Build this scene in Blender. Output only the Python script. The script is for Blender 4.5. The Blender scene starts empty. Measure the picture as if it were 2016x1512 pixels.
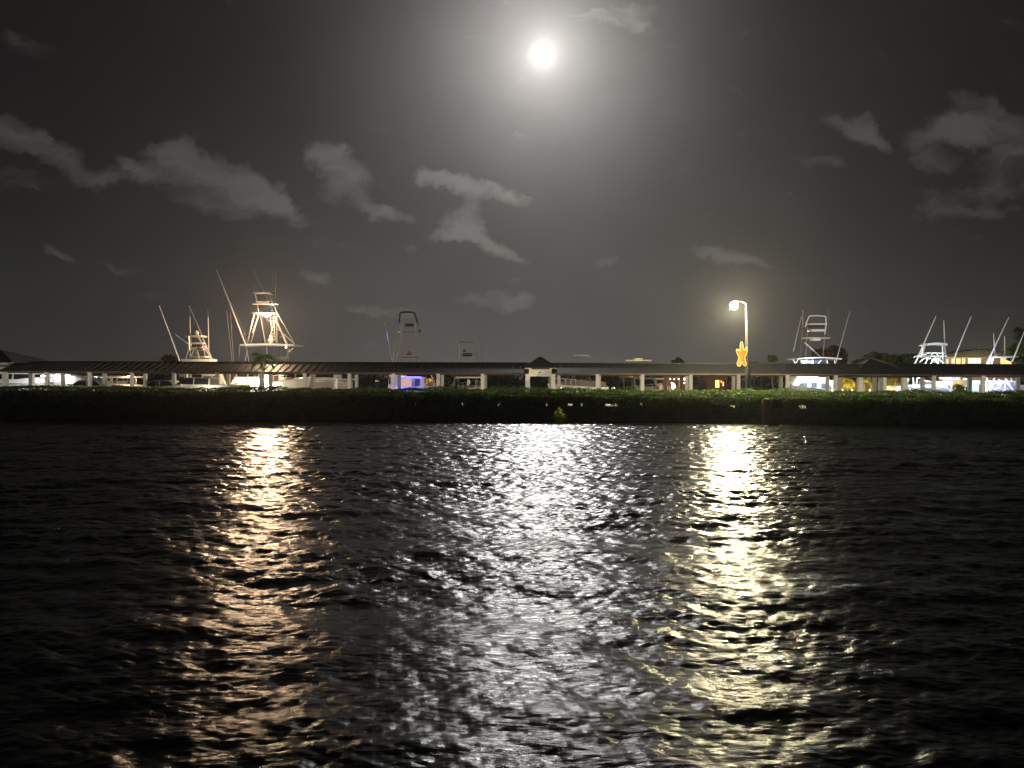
import bpy, math, random
import numpy as np
from mathutils import Vector, Matrix

random.seed(7)
rng = np.random.default_rng(11)
S = bpy.context.scene
COL = S.collection

# ------------------------------------------------------------------ camera
F, CX, CY = 1523.0, 1008.0, 756.0          # focal length and centre, pixels of the 2016 x 1512 photograph
PITCH, ROLL = math.radians(0.376), math.radians(0.25)
cam = bpy.data.cameras.new('camera')
cam.sensor_width = 36.0
cam.lens = 36.0 * F / 2016.0
cam.clip_end = 5000
camo = bpy.data.objects.new('camera', cam)
CAM = Vector((0, 0, 3.0))
MC = Matrix.Rotation(math.pi / 2 - PITCH, 3, 'X') @ Matrix.Rotation(ROLL, 3, 'Z')
camo.matrix_world = Matrix.Translation(CAM) @ MC.to_4x4()
COL.objects.link(camo)
S.camera = camo

def ray(px, py):
    return MC @ Vector(((px - CX) / F, -(py - CY) / F, -1.0))

def P(px, py, D):
    """The point at depth D (world y) that the photograph shows at px, py: measured placement of things at their own distance."""
    d = ray(px, py)
    return CAM + d * (D / d.y)

# ------------------------------------------------------------------ view and cycles
S.view_settings.view_transform = 'Standard'
S.view_settings.look = 'None'
S.view_settings.exposure = 0.0
S.view_settings.gamma = 1.0
S.cycles.use_denoising = True
S.cycles.denoiser = 'OPENIMAGEDENOISE'
S.cycles.denoising_input_passes = 'RGB_ALBEDO_NORMAL'
S.cycles.denoising_prefilter = 'ACCURATE'
S.cycles.max_bounces = 6
S.cycles.diffuse_bounces = 2
S.cycles.glossy_bounces = 3
S.cycles.transmission_bounces = 3
S.cycles.volume_bounces = 0
S.cycles.transparent_max_bounces = 4
S.cycles.sample_clamp_indirect = 4.0
S.cycles.caustics_reflective = False
S.cycles.caustics_refractive = False

# ------------------------------------------------------------------ moon and night sky
MOON_DIR = ray(1068, 107).normalized()
SUN_E = 0.37
sun = bpy.data.lights.new('moon_light', 'SUN')
sun.energy = SUN_E
sun.angle = math.radians(1.0)
sun.color = (1.0, 0.97, 0.93)
suno = bpy.data.objects.new('moon_light', sun)
suno.rotation_mode = 'QUATERNION'
suno.rotation_quaternion = MOON_DIR.to_track_quat('Z', 'Y')
COL.objects.link(suno)

W = bpy.data.worlds.new('World')
S.world = W
W.use_nodes = True
W.cycles.sampling_method = 'MANUAL'
W.cycles.sample_map_resolution = 512
nt = W.node_tree
for n in list(nt.nodes):
    nt.nodes.remove(n)
NN = nt.nodes.new
LK = nt.links.new

def mth(op, a, b=None, c=None, tree=None, clamp=False):
    t = tree or nt
    n = t.nodes.new('ShaderNodeMath')
    n.operation = op
    n.use_clamp = clamp
    for i, v in enumerate((a, b, c)):
        if v is None:
            continue
        if isinstance(v, (int, float)):
            n.inputs[i].default_value = v
        else:
            t.links.new(v, n.inputs[i])
    return n.outputs[0]

geo = NN('ShaderNodeTexCoord')
sep = NN('ShaderNodeSeparateXYZ')
LK(geo.outputs['Generated'], sep.inputs[0])
dx, dy_, dz = sep.outputs
# angle from the moon, in units of 1/1523 rad
dot = NN('ShaderNodeVectorMath'); dot.operation = 'DOT_PRODUCT'
nrm = NN('ShaderNodeVectorMath'); nrm.operation = 'NORMALIZE'
LK(geo.outputs['Generated'], nrm.inputs[0])
LK(nrm.outputs[0], dot.inputs[0])
dot.inputs[1].default_value = MOON_DIR
ang = mth('MULTIPLY', mth('ARCCOSINE', mth('MINIMUM', dot.outputs['Value'], 1.0)), 1523.0)
def expo(x, k, s):
    return mth('MULTIPLY', mth('EXPONENT', mth('MULTIPLY', x, -1.0 / s)), k)
g1 = expo(ang, 0.8, 14.0)
g2 = expo(ang, 0.92, 98.0)
g3 = expo(ang, 0.04, 330.0)
disc = expo(ang, 2.2, 6.5)
glow = mth('ADD', mth('ADD', g1, g2), g3)
# light above the horizon, strongest under the moon
elev = mth('MAXIMUM', dz, 0.0)
az = mth('ARCTAN2', dx, dy_)
azg = mth('EXPONENT', mth('MULTIPLY', mth('POWER', mth('DIVIDE', mth('SUBTRACT', az, 0.03), 0.36), 2.0), -1.0))
hz = mth('MULTIPLY', mth('EXPONENT', mth('MULTIPLY', elev, -4.2)), mth('MULTIPLY_ADD', azg, 0.078, 0.027))
base = mth('ADD', mth('ADD', glow, hz), 0.0016)

# clouds: soft warped patches at infinity (u = x/y, v = z/y of the view direction)
yy = mth('MAXIMUM', dy_, 0.02)
cu = mth('DIVIDE', dx, yy)
cv = mth('DIVIDE', dz, yy)
comb = NN('ShaderNodeCombineXYZ')
LK(cu, comb.inputs[0]); LK(cv, comb.inputs[1])
def noise(scale, detail, rough, vec, tree=None, dist=0.0):
    t = tree or nt
    n = t.nodes.new('ShaderNodeTexNoise')
    n.inputs['Scale'].default_value = scale
    n.inputs['Detail'].default_value = detail
    n.inputs['Roughness'].default_value = rough
    n.inputs['Distortion'].default_value = dist
    t.links.new(vec, n.inputs['Vector'])
    return n
wn = noise(9.0, 9.0, 0.66, comb.outputs[0])
wsub = NN('ShaderNodeVectorMath'); wsub.operation = 'SUBTRACT'
LK(wn.outputs['Color'], wsub.inputs[0]); wsub.inputs[1].default_value = (0.5, 0.5, 0.5)
wsc = NN('ShaderNodeVectorMath'); wsc.operation = 'MULTIPLY_ADD'
LK(wsub.outputs[0], wsc.inputs[0]); wsc.inputs[1].default_value = (0.12, 0.085, 0)
LK(comb.outputs[0], wsc.inputs[2])
CLOUDS = [  # px, py, half width, half height, slope (degrees, down to the right), strength
    (285, 335, 62, 15, 22, .7), (355, 322, 58, 34, 30, .8), (440, 345, 105, 30, 20, .95), (545, 385, 85, 22, 38, 1.0), (415, 395, 110, 26, 12, .5),
    (640, 300, 50, 30, 38, .85), (672, 350, 52, 38, 55, .8), (745, 412, 62, 17, 20, .8),
    (858, 345, 28, 15, 10, .8), (898, 372, 55, 17, 33, .9), (968, 388, 62, 13, 8, .8), (912, 432, 38, 30, 60, .95), (955, 478, 85, 15, 17, 1.0), (880, 462, 52, 13, -8, .85),
    (1183, 517, 30, 9, 12, .6), (1395, 500, 62, 12, 6, .6), (1468, 522, 70, 10, 16, .5), (1605, 328, 40, 11, 5, .35),
    (1680, 248, 52, 22, 14, .75), (1722, 272, 52, 16, 22, .6), (1930, 222, 70, 24, 14, .7), (1880, 262, 85, 30, -16, .8), (1985, 290, 70, 55, 0, .6), (1930, 385, 120, 40, -6, .45), (1850, 320, 50, 22, 0, .5),
    (35, 262, 85, 26, 12, .6), (110, 305, 110, 24, 20, .7), (70, 350, 90, 26, -4, .4), (122, 492, 36, 13, 40, .6), (235, 532, 38, 9, 15, .5),
    (605, 556, 52, 11, 12, .5), (740, 608, 70, 9, 3, .35), (985, 598, 75, 17, 2, .4), (915, 600, 40, 9, 0, .35), (795, 500, 18, 12, 0, .35),
    (1295, 60, 62, 13, 38, .3), (1240, 20, 80, 30, 20, .25), (40, 85, 60, 22, 25, .3), (560, 440, 60, 12, 10, .2)]
acc = None
for (px, py, rw, rh, a, st) in CLOUDS:
    d = ray(px, py)
    u0, v0 = d.x / d.y, d.z / d.y
    ca, sa = math.cos(math.radians(a)), math.sin(math.radians(a))
    mp = NN('ShaderNodeMapping'); mp.vector_type = 'TEXTURE'
    mp.inputs['Location'].default_value = (u0, v0, 0)
    mp.inputs['Rotation'].default_value = (0, 0, -math.radians(a))
    mp.inputs['Scale'].default_value = (1.25 * rw / F, 1.35 * rh / F, 1)
    LK(wsc.outputs[0], mp.inputs[0])
    ln = NN('ShaderNodeVectorMath'); ln.operation = 'LENGTH'
    LK(mp.outputs[0], ln.inputs[0])
    mr = NN('ShaderNodeMapRange'); mr.interpolation_type = 'SMOOTHSTEP'
    LK(ln.outputs['Value'], mr.inputs['Value'])
    mr.inputs['From Min'].default_value = 1.35; mr.inputs['From Max'].default_value = 0.15
    mr.inputs['To Min'].default_value = 0.0; mr.inputs['To Max'].default_value = st
    inv = mth('SUBTRACT', 1.0, mr.outputs[0])
    acc = inv if acc is None else mth('MULTIPLY', acc, inv)
acc = mth('SUBTRACT', 1.0, acc)
fmap = NN('ShaderNodeMapping'); fmap.inputs['Rotation'].default_value = (0, 0, math.radians(28)); fmap.inputs['Scale'].default_value = (.55, 1.5, 1)
LK(wsc.outputs[0], fmap.inputs[0])
fn = noise(20.0, 9.0, 0.64, fmap.outputs[0], None, .5)
tex = mth('SMOOTH_MIN', 1.0, mth('MAXIMUM', mth('ADD', mth('MULTIPLY', acc, 1.45), mth('MULTIPLY_ADD', fn.outputs['Fac'], 2.6, -1.60)), 0.0), 0.25)
cl = mth('MULTIPLY', tex, mth('GREATER_THAN', dy_, 0.03), clamp=True)
# broad uneven veil
vn = noise(3.2, 6.0, 0.55, comb.outputs[0])
veil = mth('MULTIPLY_ADD', mth('SUBTRACT', vn.outputs['Fac'], 0.5), 0.75, 1.0)
lum = mth('MULTIPLY', base, veil)
lum = mth('ADD', lum, mth('MULTIPLY', cl, mth('MULTIPLY_ADD', lum, 0.75, 0.033)))
tint = NN('ShaderNodeMix'); tint.data_type = 'RGBA'
LK(mth('MULTIPLY_ADD', az, 0.0, mth('DIVIDE', g1, mth('ADD', base, 0.001)), clamp=True), tint.inputs['Factor'])
tint.inputs['A'].default_value = (1.0, 0.945, 0.895, 1)
tint.inputs['B'].default_value = (0.98, 1.0, 0.96, 1)
tn = noise(4.0, 2.0, 0.5, comb.outputs[0])
tint2 = NN('ShaderNodeMix'); tint2.data_type = 'RGBA'; tint2.blend_type = 'MULTIPLY'
tint2.inputs['Factor'].default_value = 0.12
LK(tint.outputs['Result'], tint2.inputs['A']); LK(tn.outputs['Color'], tint2.inputs['B'])
cm = NN('ShaderNodeVectorMath'); cm.operation = 'SCALE'
LK(tint2.outputs['Result'], cm.inputs[0]); LK(mth('ADD', lum, disc), cm.inputs['Scale'])
# a moonlit Nishita sky, very faint, under the cloud light
sky = NN('ShaderNodeTexSky'); sky.sky_type = 'NISHITA'; sky.sun_disc = False
sky.sun_elevation = math.asin(MOON_DIR.z)
sky.sun_rotation = math.atan2(MOON_DIR.x, MOON_DIR.y)
skys = NN('ShaderNodeVectorMath'); skys.operation = 'SCALE'
LK(sky.outputs[0], skys.inputs[0]); skys.inputs['Scale'].default_value = 0.00003
cadd = NN('ShaderNodeVectorMath'); cadd.operation = 'ADD'
LK(cm.outputs[0], cadd.inputs[0]); LK(skys.outputs[0], cadd.inputs[1])
bg = NN('ShaderNodeBackground'); bg.inputs['Strength'].default_value = 1.0
LK(cadd.outputs[0], bg.inputs['Color'])
wo = NN('ShaderNodeOutputWorld'); LK(bg.outputs[0], wo.inputs['Surface'])

# ------------------------------------------------------------------ materials
def new_mat(name):
    m = bpy.data.materials.new(name)
    m.use_nodes = True
    return m, m.node_tree, m.node_tree.nodes['Principled BSDF']

def mat(name, col, rough=0.6, metal=0.0, var=0.25, scale=3.0, bump=0.0, bscale=20.0, stretch=(1, 1, 1)):
    m, t, b = new_mat(name)
    tc = t.nodes.new('ShaderNodeTexCoord')
    mp = t.nodes.new('ShaderNodeMapping'); mp.inputs['Scale'].default_value = stretch
    t.links.new(tc.outputs['Object'], mp.inputs[0])
    n = noise(scale, 6, 0.6, mp.outputs[0], t)
    mr = t.nodes.new('ShaderNodeMapRange')
    mr.inputs['From Min'].default_value = 0.25; mr.inputs['From Max'].default_value = 0.75
    mr.inputs['To Min'].default_value = 1 - var; mr.inputs['To Max'].default_value = 1 + var * 0.5
    t.links.new(n.outputs['Fac'], mr.inputs['Value'])
    sc = t.nodes.new('ShaderNodeVectorMath'); sc.operation = 'SCALE'
    sc.inputs[0].default_value = col[:3]
    t.links.new(mr.outputs[0], sc.inputs['Scale'])
    t.links.new(sc.outputs[0], b.inputs['Base Color'])
    b.inputs['Roughness'].default_value = rough
    b.inputs['Metallic'].default_value = metal
    if bump:
        n2 = noise(bscale, 4, 0.6, mp.outputs[0], t)
        bp = t.nodes.new('ShaderNodeBump'); bp.inputs['Strength'].default_value = bump
        bp.inputs['Distance'].default_value = 0.02
        t.links.new(n2.outputs['Fac'], bp.inputs['Height'])
        t.links.new(bp.outputs[0], b.inputs['Normal'])
    return m

def glow_mat(name, col, strength):
    m, t, b = new_mat(name)
    b.inputs['Base Color'].default_value = (0.08, 0.08, 0.08, 1)
    tc = t.nodes.new('ShaderNodeTexCoord')
    n = noise(6.0, 2, 0.5, tc.outputs['Object'], t)
    t.links.new(mth('MULTIPLY', mth('MULTIPLY_ADD', n.outputs['Fac'], 0.6, 0.7, tree=t), strength, tree=t), b.inputs['Emission Strength'])
    b.inputs['Emission Color'].default_value = (*col, 1)
    return m

def leaf_mat(name, col, tr=0.35, var=0.5):
    m, t, b = new_mat(name)
    tc = t.nodes.new('ShaderNodeTexCoord')
    n = noise(1.3, 5, 0.7, tc.outputs['Object'], t)
    mr = t.nodes.new('ShaderNodeMapRange')
    mr.inputs['From Min'].default_value = 0.3; mr.inputs['From Max'].default_value = 0.7
    mr.inputs['To Min'].default_value = 1 - var; mr.inputs['To Max'].default_value = 1 + var
    t.links.new(n.outputs['Fac'], mr.inputs['Value'])
    sc = t.nodes.new('ShaderNodeVectorMath'); sc.operation = 'SCALE'
    sc.inputs[0].default_value = col
    t.links.new(mr.outputs[0], sc.inputs['Scale'])
    t.links.new(sc.outputs[0], b.inputs['Base Color'])
    b.inputs['Roughness'].default_value = 0.55
    b.inputs['Specular IOR Level'].default_value = 0.25
    ts = t.nodes.new('ShaderNodeBsdfTranslucent')
    t.links.new(sc.outputs[0], ts.inputs['Color'])
    mx = t.nodes.new('ShaderNodeMixShader'); mx.inputs[0].default_value = tr
    t.links.new(b.outputs[0], mx.inputs[1]); t.links.new(ts.outputs[0], mx.inputs[2])
    t.links.new(mx.outputs[0], t.nodes['Material Output'].inputs['Surface'])
    return m

M = dict(
    gel=mat('white_gelcoat', (.78, .78, .77), .25, var=.06),
    gelcream=mat('cream_gelcoat', (.72, .66, .55), .3, var=.1),
    brown=mat('dark_brown_hull_paint', (.06, .025, .015), .25, var=.2),
    alu=mat('anodised_aluminium', (.72, .71, .69), .35, .55, var=.15, scale=8),
    alug=mat('grey_anodised_tube', (.085, .082, .077), .55, .1, var=.2, scale=8),
    alud=mat('dull_aluminium', (.30, .29, .27), .5, .4, var=.3, scale=8),
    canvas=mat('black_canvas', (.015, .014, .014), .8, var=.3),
    glass=mat('dark_tinted_glass', (.01, .012, .015), .08, var=.2),
    glassb=mat('blue_grey_clear_vinyl', (.10, .12, .16), .15, var=.3),
    plaster=mat('cream_stucco', (.74, .70, .60), .85, var=.15, scale=2.5, bump=.3, bscale=40),
    board=mat('painted_sign_board', (.66, .63, .52), .7, var=.12),
    roof=mat('standing_seam_metal', (.016, .019, .022), .50, .25, var=.35, scale=.9),
    roofd=mat('dark_green_metal_roof', (.009, .013, .015), .6, .05, var=.35, scale=.8),
    soffit=mat('stained_soffit_timber', (.06, .034, .02), .7, var=.3),
    conc=mat('weathered_concrete', (.33, .32, .28), .9, var=.3, bump=.4),
    wall=mat('seawall_concrete', (.10, .10, .085), .9, var=.5, scale=1.2, bump=.4),
    asph=mat('pale_driveway', (.17, .16, .13), .9, var=.35, scale=.6, bump=.3),
    soil=mat('dark_bank_soil', (.06, .06, .04), .95, var=.4),
    wood=mat('weathered_pole_timber', (.014, .013, .009), .85, var=.35, stretch=(4, 4, .4), bump=.4),
    palmt=mat('ringed_palm_bark', (.20, .17, .13), .9, var=.4, stretch=(1, 1, 9)),
    bark=mat('dark_bark', (.07, .055, .04), .9, var=.4),
    truck=mat('champagne_car_paint', (.50, .47, .40), .25, .3, var=.05),
    silver=mat('silver_car_paint', (.42, .45, .46), .25, .4, var=.05),
    black=mat('black_rubber', (.02, .02, .02), .8, var=.2),
    housew=mat('tan_house_stucco', (.42, .36, .24), .9, var=.15, scale=.8),
    housr=mat('tan_tile_roof', (.62, .54, .36), .85, var=.25, scale=1.5),
    steel=mat('galvanised_steel', (.62, .60, .54), .45, .3, var=.15),
    gold=mat('gold_leaf_metal', (.7, .45, .12), .3, .8, var=.2),
    barw=mat('warm_timber_panelling', (.10, .05, .035), .7, var=.4, stretch=(6, 1, 1)),
    cloth=mat('grey_boat_cover', (.16, .15, .14), .8, var=.3),
    lens=glow_mat('street_lamp_lens', (1.0, .93, .66), 60),
    warm=glow_mat('warm_flood_lens', (1.0, .80, .55), 60),
    cool=glow_mat('cool_lamp_lens', (.85, .93, 1.0), 25),
    bulb=glow_mat('warm_bulb', (1.0, .72, .42), 5),
    winw=glow_mat('warm_lit_window', (1.0, .62, .26), 1.7),
    winy=glow_mat('bright_yellow_lit_window', (1.0, .82, .42), 2.6),
    winp=glow_mat('peach_lit_window', (1.0, .55, .30), .75),
    saloon=glow_mat('soft_warm_lit_saloon', (1.0, .62, .36), .62),
    ora=glow_mat('orange_lamp_glass', (1.0, .42, .10), 3.2),
    blue=glow_mat('blue_led_strip', (.12, .10, 1.0), 9),
    star=glow_mat('golden_rope_light', (1.0, .62, .13), 1.5),
    red=glow_mat('small_red_lamp', (1.0, .35, .2), 4),
)
LEAF_HEDGE = leaf_mat('hedge_leaves', (.105, .19, .026), .25)
LEAF_DARK = leaf_mat('dark_tree_leaves', (.05, .075, .022), .25)
LEAF_PALM = leaf_mat('palm_fronds', (.07, .17, .025), .35)
LEAF_PALE = leaf_mat('pale_mangrove_leaves', (.50, .62, .07), .45)

# ------------------------------------------------------------------ builders
class MB:
    def __init__(s, org=(0, 0, 0)):
        s.v, s.f, s.o = [], [], Vector(org)
        s.T = None
    def add(s, vs, fs):
        k = len(s.v)
        for v in vs:
            v = Vector(v)
            if s.T is not None:
                v = s.T @ v
            s.v.append(v)
        s.f += [tuple(i + k for i in f) for f in fs]
        return s
    def box(s, c, size, rz=0.0, taper=1.0):
        hx, hy, hz = size[0] / 2, size[1] / 2, size[2] / 2
        R = Matrix.Rotation(rz, 3, 'Z')
        vs = []
        for z, k in ((-hz, 1.0), (hz, taper)):
            for x, y in ((-hx, -hy), (hx, -hy), (hx, hy), (-hx, hy)):
                vs.append(Vector(c) + R @ Vector((x * k, y * k, z)))
        return s.add(vs, [(3, 2, 1, 0), (4, 5, 6, 7), (0, 1, 5, 4), (1, 2, 6, 5), (2, 3, 7, 6), (3, 0, 4, 7)])
    def boxb(s, x0, x1, y0, y1, z0, z1):
        return s.box(((x0 + x1) / 2, (y0 + y1) / 2, (z0 + z1) / 2), (x1 - x0, y1 - y0, z1 - z0))
    def tube(s, pts, r, n=6, r1=None):
        pts = [Vector(p) for p in pts]
        m = len(pts)
        r1 = r if r1 is None else r1
        vs, fs = [], []
        for i, p in enumerate(pts):
            if i == 0: t = pts[1] - p
            elif i == m - 1: t = p - pts[i - 1]
            else: t = (pts[i + 1] - p).normalized() + (p - pts[i - 1]).normalized()
            t.normalize()
            a = t.cross(Vector((0, 0, 1))) if abs(t.z) < .95 else t.cross(Vector((0, 1, 0)))
            a.normalize(); b = t.cross(a)
            rr = r + (r1 - r) * i / (m - 1)
            for k in range(n):
                w = 2 * math.pi * k / n
                vs.append(p + a * (rr * math.cos(w)) + b * (rr * math.sin(w)))
        for i in range(m - 1):
            for k in range(n):
                k2 = (k + 1) % n
                fs.append((i * n + k, i * n + k2, (i + 1) * n + k2, (i + 1) * n + k))
        fs.append(tuple(reversed(range(n))))
        fs.append(tuple((m - 1) * n + k for k in range(n)))
        return s.add(vs, fs)
    def ball(s, c, r, sq=(1, 1, 1), nu=12, nv=8):
        vs, fs = [], []
        c = Vector(c)
        for j in range(1, nv):
            th = math.pi * j / nv
            for i in range(nu):
                ph = 2 * math.pi * i / nu
                vs.append(c + Vector((r * sq[0] * math.sin(th) * math.cos(ph), r * sq[1] * math.sin(th) * math.sin(ph), r * sq[2] * math.cos(th))))
        top = len(vs); vs.append(c + Vector((0, 0, r * sq[2])))
        bot = len(vs); vs.append(c - Vector((0, 0, r * sq[2])))
        for j in range(nv - 2):
            for i in range(nu):
                i2 = (i + 1) % nu
                fs.append((j * nu + i, (j + 1) * nu + i, (j + 1) * nu + i2, j * nu + i2))
        for i in range(nu):
            i2 = (i + 1) % nu
            fs.append((top, i, i2)); fs.append((bot, (nv - 2) * nu + i2, (nv - 2) * nu + i))
        return s.add(vs, fs)
    def loft(s, secs, cap=True):
        n = len(secs[0]); vs = [p for sec in secs for p in sec]; fs = []
        for i in range(len(secs) - 1):
            for k in range(n):
                k2 = (k + 1) % n
                fs.append((i * n + k, i * n + k2, (i + 1) * n + k2, (i + 1) * n + k))
        if cap:
            fs.append(tuple(reversed(range(n)))); fs.append(tuple((len(secs) - 1) * n + k for k in range(n)))
        return s.add(vs, fs)
    def prism(s, poly, d):
        """poly: 3-D outline, d: extrusion vector."""
        n = len(poly); d = Vector(d)
        vs = [Vector(p) for p in poly] + [Vector(p) + d for p in poly]
        fs = [tuple(range(n)), tuple(reversed(range(n, 2 * n)))]
        for k in range(n):
            k2 = (k + 1) % n
            fs.append((k, n + k, n + k2, k2))
        return s.add(vs, fs)
    def build(s, name, m, parent=None, label=None, smooth=False):
        me = bpy.data.meshes.new(name)
        off = s.o if parent is None else world_loc(parent)
        me.from_pydata([tuple(v - off) for v in s.v], [], s.f)
        me.update()
        bm_fix(me)
        if smooth:
            for p in me.polygons: p.use_smooth = True
        me.materials.append(m)
        o = bpy.data.objects.new(name, me)
        COL.objects.link(o)
        if parent is not None: o.parent = parent
        else: o.location = s.o
        if label: o['label'] = label
        return o

def bm_fix(me):
    import bmesh
    bm = bmesh.new(); bm.from_mesh(me)
    bmesh.ops.recalc_face_normals(bm, faces=bm.faces)
    bm.to_mesh(me); bm.free()

def world_loc(o):
    v = Vector((0, 0, 0))
    while o is not None:
        v += Vector(o.location); o = o.parent
    return v

def tag(o, label, cat, group=None):
    o['label'] = label; o['category'] = cat
    if group: o['group'] = group
    return o

def thing(name, label, cat, loc, group=None):
    o = bpy.data.objects.new(name, None)
    o.empty_display_size = .3
    o.location = loc
    COL.objects.link(o)
    return tag(o, label, cat, group)

def lamp(parent, p, watts, col, r=.1, kind='POINT', spot=None, aim=None, name='lamp_light'):
    l = bpy.data.lights.new(name, kind)
    l.energy = watts; l.color = col
    l.shadow_soft_size = r
    o = bpy.data.objects.new(name, l)
    COL.objects.link(o)
    o.parent = parent
    o.location = Vector(p) - world_loc(parent)
    if kind == 'SPOT':
        l.spot_size = spot; l.spot_blend = .5
        o.rotation_mode = 'QUATERNION'
        o.rotation_quaternion = (-Vector(aim)).to_track_quat('Z', 'Y')
    return o

def mesh_np(name, verts, nper, m, parent=None, smooth=False):
    """verts: (N*nper, 3) array, faces are consecutive runs of nper vertices."""
    off = np.array(world_loc(parent)) if parent is not None else np.zeros(3)
    v = (verts - off).astype(np.float32)
    nf = len(v) // nper
    me = bpy.data.meshes.new(name)
    me.vertices.add(len(v)); me.vertices.foreach_set('co', v.ravel())
    me.loops.add(len(v)); me.loops.foreach_set('vertex_index', np.arange(len(v), dtype=np.int32))
    me.polygons.add(nf)
    me.polygons.foreach_set('loop_start', np.arange(0, len(v), nper, dtype=np.int32))
    me.polygons.foreach_set('loop_total', np.full(nf, nper, dtype=np.int32))
    me.update(calc_edges=True)
    me.materials.append(m)
    o = bpy.data.objects.new(name, me)
    COL.objects.link(o)
    if parent is not None: o.parent = parent
    return o

def leaf_quads(c, size, rg, up=0.3):
    """c (N,3) centres -> (N*4,3) vertices of pointed leaves turned every way."""
    n = len(c)
    a = rg.normal(size=(n, 3)); a[:, 2] += up
    a /= np.linalg.norm(a, axis=1)[:, None]
    b = rg.normal(size=(n, 3)); b = np.cross(a, b); b /= np.linalg.norm(b, axis=1)[:, None]
    cc = np.cross(a, b)
    s = (size * rg.uniform(.6, 1.4, n))[:, None]
    out = np.empty((n, 4, 3))
    out[:, 0] = c - b * s; out[:, 1] = c + cc * s * .45
    out[:, 2] = c + b * s; out[:, 3] = c - cc * s * .45
    return out.reshape(-1, 3)

def vnoise(x, y, seed=0, z=0.0):
    """cheap smooth value noise for shaping."""
    x = np.asarray(x, float); y = np.asarray(y, float)
    xi = np.floor(x).astype(int); yi = np.floor(y).astype(int)
    fx = x - xi; fy = y - yi
    fx = fx * fx * (3 - 2 * fx); fy = fy * fy * (3 - 2 * fy)
    def h(a, b):
        k = (a * 374761393 + b * 668265263 + seed * 69069) & 0x7fffffff
        k = ((k ^ (k >> 13)) * 1274126177) & 0x7fffffff
        return (k ^ (k >> 16)) / 0x7fffffff
    return (h(xi, yi) * (1 - fx) + h(xi + 1, yi) * fx) * (1 - fy) + (h(xi, yi + 1) * (1 - fx) + h(xi + 1, yi + 1) * fx) * fy

# ------------------------------------------------------------------ water
def wave_height(X, Y, cell, seed=3):
    rg = np.random.default_rng(seed)
    H = np.zeros_like(X)
    g0 = vnoise((X + .5 * Y) / 3.6 + 31, (Y - .12 * X) / 2.4 + 17, 5) * (0.5 + vnoise(X / 1.9 + 3, Y / 1.0 + 9, 8))
    gust = (.72 + .80 * g0) * np.interp(Y, [6, 9, 18, 50], [.66, .74, .95, 1.15])
    N = 96
    lam = np.exp(np.linspace(math.log(.08), math.log(6.0), N))
    for i, l in enumerate(lam):
        l = l * rg.uniform(.94, 1.06)
        k = 2 * math.pi / l
        spread = .72 if l < .7 else (.52 if l < 1.5 else .3)
        th = rg.normal(0.12, spread)
        if l < .5: sl = .0265
        elif l < 1.4: sl = .026
        elif l < 3: sl = .012
        else: sl = .007
        a = sl / k
        ph = rg.uniform(0, 6.283)
        damp = np.clip((l / (cell * 2.2)) - .7, 0, 1)
        arg = k * (X * math.sin(th) + Y * math.cos(th)) + ph
        w = np.sin(arg + .35 * np.sin(arg + 1.3))
        H += a * damp * w * (gust if l < 1.8 else 1.0)
    return H

def build_water():
    ys = [-3.0, 0.0, 2.0, 3.5]
    y = 4.6
    while y < 56.0:
        ys.append(y); y *= 1.0021
    ys += [58.0]
    ys = np.array(ys)
    us = np.concatenate([-np.linspace(8.0, 1.0, 18)[:-1], np.linspace(-1.0, -.72, 60)[:-1], np.linspace(-.72, .72, 1150), np.linspace(.72, 1.0, 60)[1:], np.linspace(1.0, 8.0, 18)[1:]])
    U, Y = np.meshgrid(us, ys)
    X = U * (Y + 2.0)
    X[0] = U[0] * 3.0
    cellx = np.abs(np.gradient(us))[None, :] * (Y + 2.0)
    celly = np.gradient(ys)[:, None] + 0 * X
    Z = wave_height(X, Y, np.maximum(cellx, celly * .8))
    Z[Y < 4] = 0
    nr, nc = X.shape
    co = np.stack([X, Y, Z], -1).reshape(-1, 3).astype(np.float32)
    i = np.arange(nr * nc).reshape(nr, nc)
    f = np.stack([i[:-1, :-1], i[:-1, 1:], i[1:, 1:], i[1:, :-1]], -1).reshape(-1, 4).astype(np.int32)
    me = bpy.data.meshes.new('channel_water')
    me.vertices.add(len(co)); me.vertices.foreach_set('co', co.ravel())
    me.loops.add(f.size); me.loops.foreach_set('vertex_index', f.ravel())
    me.polygons.add(len(f))
    me.polygons.foreach_set('loop_start', np.arange(0, f.size, 4, dtype=np.int32))
    me.polygons.foreach_set('loop_total', np.full(len(f), 4, dtype=np.int32))
    me.polygons.foreach_set('use_smooth', np.ones(len(f), dtype=bool))
    me.update(calc_edges=True)
    o = bpy.data.objects.new('channel_water', me)
    COL.objects.link(o)
    o['kind'] = 'structure'
    return o

def water_mat(name, strength=.46):
    m, t, b = new_mat(name)
    b.inputs['Base Color'].default_value = (.0015, .0035, .0030, 1)
    b.inputs['Roughness'].default_value = .22
    b.inputs['IOR'].default_value = 1.33
    tc = t.nodes.new('ShaderNodeTexCoord')
    mp = t.nodes.new('ShaderNodeMapping'); mp.inputs['Scale'].default_value = (.45, 1.5, 1)
    mp.inputs['Rotation'].default_value = (0, 0, .12)
    t.links.new(tc.outputs['Object'], mp.inputs[0])
    n1 = noise(11.0, 5, .62, mp.outputs[0], t, .6)
    n2 = noise(2.2, 3, .55, mp.outputs[0], t, .4)
    h = mth('ADD', mth('MULTIPLY', n1.outputs['Fac'], .020, tree=t), mth('MULTIPLY', n2.outputs['Fac'], .055, tree=t), tree=t)

    bp = t.nodes.new('ShaderNodeBump'); bp.inputs['Strength'].default_value = strength
    bp.inputs['Distance'].default_value = 1.0
    t.links.new(h, bp.inputs['Height'])
    t.links.new(bp.outputs[0], b.inputs['Normal'])
    return m
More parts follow.
